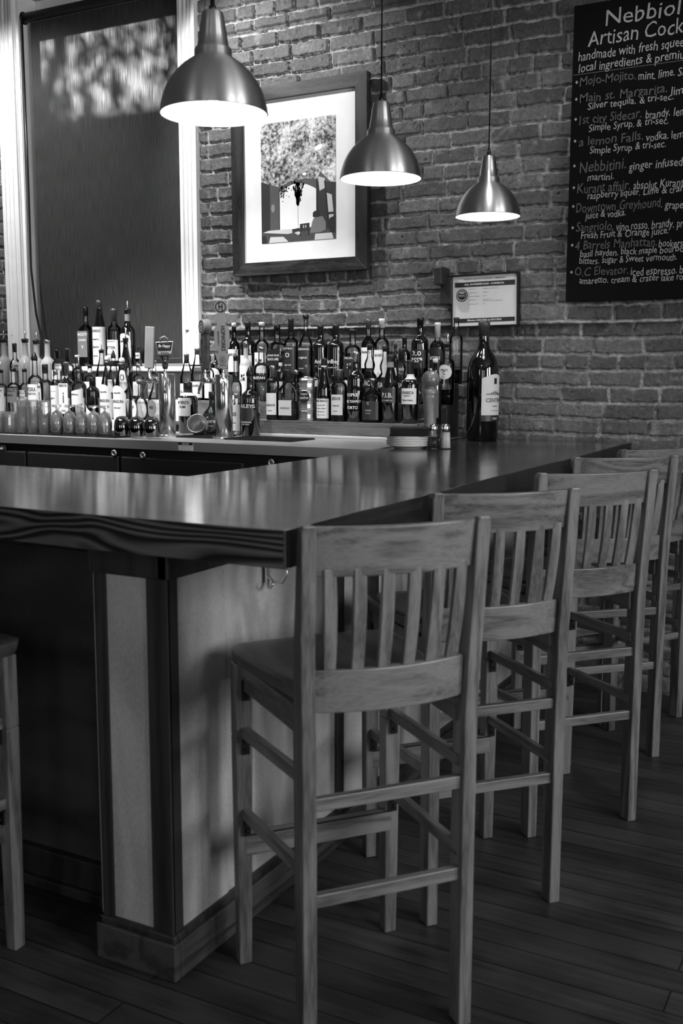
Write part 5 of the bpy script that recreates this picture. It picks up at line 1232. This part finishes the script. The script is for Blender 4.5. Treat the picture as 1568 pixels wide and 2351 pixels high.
# carved round wooden handle
p = fpos(TR, -2.607, 3.775, 188)
t = thing('tap_handle', 'carved wooden tap handle with round top seen edge-on, left of the right beer tower', 'tap handle', p, R(-28)); t.rotation_euler = (0, R(2), R(-32))
f = MB(); f.lathe([(.006, 0), (.008, .006), (.006, .014), (.006, .02)], 14); link('ferrule', f, M['chrome'], t)
f = MB(); f.prism([(-.017, .018), (.017, .018), (.021, .05), (.023, .12), (.020, .175), (-.020, .175), (-.023, .12), (-.021, .05)], -.016, .016); gp = link('grip', f, M['shelf_wood'], t, bevel=.006)
f = MB(); put_text(f, 'TILT', 0, .05, .022, .1, y=-.0175); link('lettering', f, M['darkcap'], gp)
f = MB(); f.lathe([(.030, -.019), (.033, -.015), (.033, .015), (.030, .019)], 36, mx=Matrix.Translation((0, 0, .200)) @ Matrix.Rotation(PI / 2, 4, 'X')); o_ = link('round_top', f, M['lightwood'], t)
f = MB(); ring(f, 0, .200, .022, .0255, -.0198); ring(f, 0, .200, .010, .012, -.0198); link('carved_ring', f, M['darkcap'], o_)
# arrow-shaped metal handle
p = fpos(TR, -2.607, 3.775, -56)
t = thing('tap_handle', 'tall grey arrow-shaped tap handle lettered vertically above the right beer tower', 'tap handle', p, R(24)); t.rotation_euler = (0, R(-1.5), R(24)); t.scale = (.9, .9, .885)
f = MB(); f.lathe([(.006, 0), (.008, .006), (.006, .014), (.006, .026)], 14); link('ferrule', f, M['chrome'], t)
s_ = 1.0 / 1000
half = [(19, 22), (26, 62), (33, 84), (35, 90), (21, 94), (18, 101), (22, 108), (30, 116), (36, 126), (36, 205), (32, 216), (22, 228), (19, 236), (24, 242), (31, 244), (30, 250), (18, 282), (18, 290)]
out = [(x * s_, z * s_) for x, z in half] + [(.031 * math.cos(a), .314 + .031 * math.sin(a)) for a in [R(-52 + i * 284 / 24) for i in range(25)]] + [(-x * s_, z * s_) for x, z in reversed(half)]
f = MB(); f.prism(out, -.006, .006); hb = link('handle_blade', f, mat('tap_grey_metal', 140, .4, metal=.1), t, bevel=.0012)
f = MB(); ring(f, 0, .314, .021, .026, -.0066); 
for pl in ([(-.010, .300), (-.005, .300), (-.005, .332), (-.0015, .332), (-.0075, .341), (-.0135, .332), (-.010, .332)], [(.010, .328), (.005, .328), (.005, .296), (.0015, .296), (.0075, .287), (.0135, .296), (.010, .296)], [(-.006, .311), (.006, .313), (.006, .319), (-.006, .317)]): f.prism(pl, -.0068, -.0058)
def vert_text(mb, s, xc, zc, length, h, y):
    vs, fs, x0, x1 = text_geo(s, 0, .02); sc = length / (x1 - x0)
    mb.add([(xc + vy * h / .72 - h / 2, y, zc + length / 2 - (vx - x0) * sc) for vx, vy, _ in vs], fs)
vert_text(f, 'HOPWORKS', .007, .165, .118, .020, -.0068); vert_text(f, 'BREWERY', -.016, .165, .070, .007, -.0068)
ring(f, 0, .062, .0125, .0145, -.0066); put_text(f, 'B', 0, .0555, .010, .013, y=-.0066); put_text(f, 'Certified', 0, .080, .024, .003, y=-.0066)
f.box(-.014, .014, -.0066, -.0060, .036, .0375); f.box(-.014, .014, -.0066, -.0060, .041, .042)
link('lettering', f, M['blackink'], hb)

# ------------------------------------------------------------------ upturned glasses on the mat
GZ = SZ + .007
def glass_thing(name, label, group, prof, m, seg=24, facets=None):
    t = thing(name, label, 'glass', (0, 0, 0), 0, group)
    f = MB(); f.lathe(prof, seg, cap0=False, cap1=True); o_ = link('glass_body', f, m, t)
    if facets:
        for p_ in o_.data.polygons: p_.use_smooth = False
    return t
def dupg(root, loc, rz, label):
    return dup(root, loc, rz, label)
# tall highballs
def wall_prof(outer, th, base):
    """outer profile (r, z) from rim (z=0) up to closed base; adds the inside wall"""
    inner = [(r - th, z) for r, z in outer if z < outer[-1][1] - base]
    return [(max(.001, .001), inner[-1][1])] + list(reversed(inner)) + outer
hb0 = None; rs = random.Random(11)
def grid(name, lab, grp, prof, m, pts, seg=24, ribs=False):
    base = None
    for i, (x, y, extra) in enumerate(pts):
        lb = lab + ', ' + extra
        if base is None:
            base = glass_thing(name, lb, grp, prof, m, seg, ribs); base.location = (x, y, GZ)
        else:
            dup(base, (x, y, GZ), rs.uniform(0, 6), lb)
def gx(px, Y): return aty(px, 960, Y).x
words = ['leftmost', 'second from left', 'third from left', 'fourth from left', 'fifth from left', 'sixth from left', 'seventh from left']
rows3 = [(3.575, 'front row'), (3.665, 'middle row'), (3.76, 'back row')]
pr = wall_prof([(.0315, 0), (.0312, .02), (.030, .07), (.029, .083), (.0265, .086)], .002, .012)
pts = []
for (Y, rn) in rows3:
    for i, px in enumerate((-4, 26)): pts.append((gx(px, Y), Y, rn + ' ' + ('at the left edge' if i == 0 else 'next to the tall glasses')))
grid('rocks_glass', 'short upturned rocks glass', 'upturned rocks glasses', pr, M['tumbler'], pts, 14, True)
pr = wall_prof([(.0268, 0), (.0265, .05), (.0255, .12), (.0245, .143), (.022, .146)], .0018, .012)
pts = []
for (Y, rn) in rows3:
    for i, px in enumerate((52, 78, 103)): pts.append((gx(px, Y), Y, rn + ', ' + words[i] + ' of the tall ones'))
grid('highball_glass', 'tall upturned highball glass', 'upturned highball glasses', pr, M['tumbler'], pts, 14, True)
pr = [(.001, .094)] + [(.026, .088), (.037, .060), (.038, .04), (.033, .012), (.030, 0), (.032, 0), (.035, .012), (.040, .04), (.039, .062), (.028, .091), (.010, .099), (.005, .106), (.005, .118), (.009, .124), (.029, .127), (.029, .129)]
pr = [(max(.001, r * .77), z * .97) for r, z in pr]
pts = []
for (Y, rn) in rows3:
    for i, px in enumerate((131, 160, 188, 215, 241)): pts.append((gx(px, Y), Y, rn + ', ' + words[i] + ' of the stemmed ones'))
grid('snifter_glass', 'upturned short-stemmed snifter glass', 'upturned snifter glasses', pr, M['tumbler'], pts)
pr = [(.034, 0), (.036, .004), (.0405, .02), (.042, .045), (.038, .068), (.028, .082), (.012, .088)]
pr = [(r * .86, z * .93) for r, z in pr]
pts = []
for (Y, rn) in ((3.60, 'front row'), (3.70, 'back row')):
    for i, px in enumerate((280, 314, 349)): pts.append((gx(px, Y), Y, rn + ', ' + ('leftmost', 'middle one', 'next to the beer tower')[i]))
grid('metal_cup', 'upturned dark polished metal cup', 'upturned metal cups', pr, mat('dark_polished_metal', 120, .1, metal=1), pts)

# white cup lying on its side right of the left tower
t = thing('cocktail_cup', 'bright metal cup lying on its side against the dark rum bottle', 'cup', (-2.805, 3.86, SZ + .045), R(20))
rt = Matrix.Rotation(R(68), 4, 'X')
f = MB(); f.lathe([(.020, -.028), (.034, -.024), (.044, -.005), (.046, .018), (.044, .04), (.042, .04), (.043, .018), (.040, -.003), (.03, -.02)], 32, mx=rt, cap1=True, cap0=True); link('cup_body', f, mat('brushed_cup', 205, .28, metal=.9), t)
f = MB(); f.lathe([(.026, -.030), (.026, -.0275)], 32, mx=rt); link('cup_base', f, M['white'], t)

# ------------------------------------------------------------------ plates, napkins, shakers, mill
pp = Vector((-1.672, 3.662, BZ))
prof = [(.052, 0), (.054, .003), (.066, .006), (.083, .012), (.0845, .014), (.083, .0155), (.064, .0095), (.050, .0065), (.001, .006)]
names = ['bottom', 'second from bottom', 'third from bottom', 'fourth from bottom', 'fifth from bottom', 'topmost']
p0 = None
for i in range(6):
    lb = 'small white plate, %s of the stack on the bar under the black napkins' % names[i]
    if i == 0:
        f = MB(); f.lathe(prof, 48, cap1=False); p0 = link('plate', f, M['china']); p0.location = pp; tag(p0, lb, 'plate', 'stack of small plates'); q = p0
    else:
        q = p0.copy(); COL.objects.link(q); q.location = pp + Vector((rs.uniform(-.0015, .0015), rs.uniform(-.0015, .0015), .0066 * i)); q['label'] = lb
for i in range(9):
    f = MB(); zt = .0066 * 5 + .0165 + i * .0034; a = R(24 + rs.uniform(-3, 3)); hw = .073
    f.box(-hw, hw, -hw, hw, 0, .003, mx=Matrix.Rotation(a, 4, 'Z'))
    o_ = link('napkin', f, M['napkin'], bevel=.0012); o_.location = (pp.x + .006, pp.y, pp.z + zt)
    tag(o_, 'folded black napkin, number %s up in the pile on the white plates' % ['one', 'two', 'three', 'four', 'five', 'six', 'seven', 'eight', 'nine'][i], 'napkin', 'pile of black napkins')
def shaker(x, y, label, fill):
    t = thing('spice_shaker', label, 'shaker', (x, y, BZ), R(10))
    f = MB(); f.lathe([(.0225, 0), (.0235, .004), (.0185, .066), (.0165, .072)], 8); o_ = link('shaker_glass', f, M['clear'], t); 
    for p_ in o_.data.polygons: p_.use_smooth = False
    f = MB(); f.lathe([(.0205, .003), (.017, fill)], 8); link('shaker_contents', f, M['white'] if fill > .06 else M['darkcap'], t)
    f = MB(); f.lathe([(.0165, .070), (.0175, .076), (.0175, .084), (.014, .092), (.006, .096)], 24); cp = link('shaker_cap', f, M['chrome'], t)
    return t
shaker(-1.572, 3.675, 'glass pepper shaker with chrome cap next to the plate stack', .045)
shaker(-1.532, 3.700, 'glass salt shaker full of white salt, right of the pepper shaker', .064)
t = thing('pepper_mill', 'turned wooden pepper mill with round knob behind the salt and pepper shakers', 'pepper mill', (-1.640, 3.80, BZ))
k_ = pxm(-1.64, 3.8); h_ = aty(987, 851, 3.80).z - BZ; s_ = h_ / .29
f = MB(); f.lathe([(r * s_, z * s_) for r, z in [(.030, 0), (.031, .006), (.031, .03), (.0265, .04), (.0235, .06), (.0225, .09), (.0245, .13), (.0275, .17), (.029, .185), (.030, .192), (.0285, .198), (.031, .203), (.031, .212), (.027, .217), (.0245, .222)]], 40); link('mill_body', f, M['grinder'], t)
f = MB(); f.lathe([(r * s_, z * s_) for r, z in [(.023, .221), (.0215, .226), (.022, .230), (.031, .236), (.0345, .250), (.034, .262), (.029, .276), (.018, .287), (.006, .290)]], 40); link('mill_knob', f, M['grinder'], t)
f = MB(); f.lathe([(r * s_, z * s_) for r, z in [(.0055, .289), (.007, .293), (.005, .299)]], 14); link('finial', f, M['silvercap'], t)
# little wire clip on the shelf end
f = MB(); f.tube([(-1.80, 4.05, 1.175), (-1.77, 4.04, 1.178), (-1.755, 4.03, 1.172), (-1.765, 4.035, 1.160), (-1.80, 4.04, 1.158), (-1.803, 4.035, 1.13), (-1.812, 4.03, 1.108), (-1.83, 4.03, 1.095)], .004, 8)
tag(link('metal_clip', f, M['silvercap']), 'bent pale metal strip sticking out at the right end of the bottle shelf', 'clip')
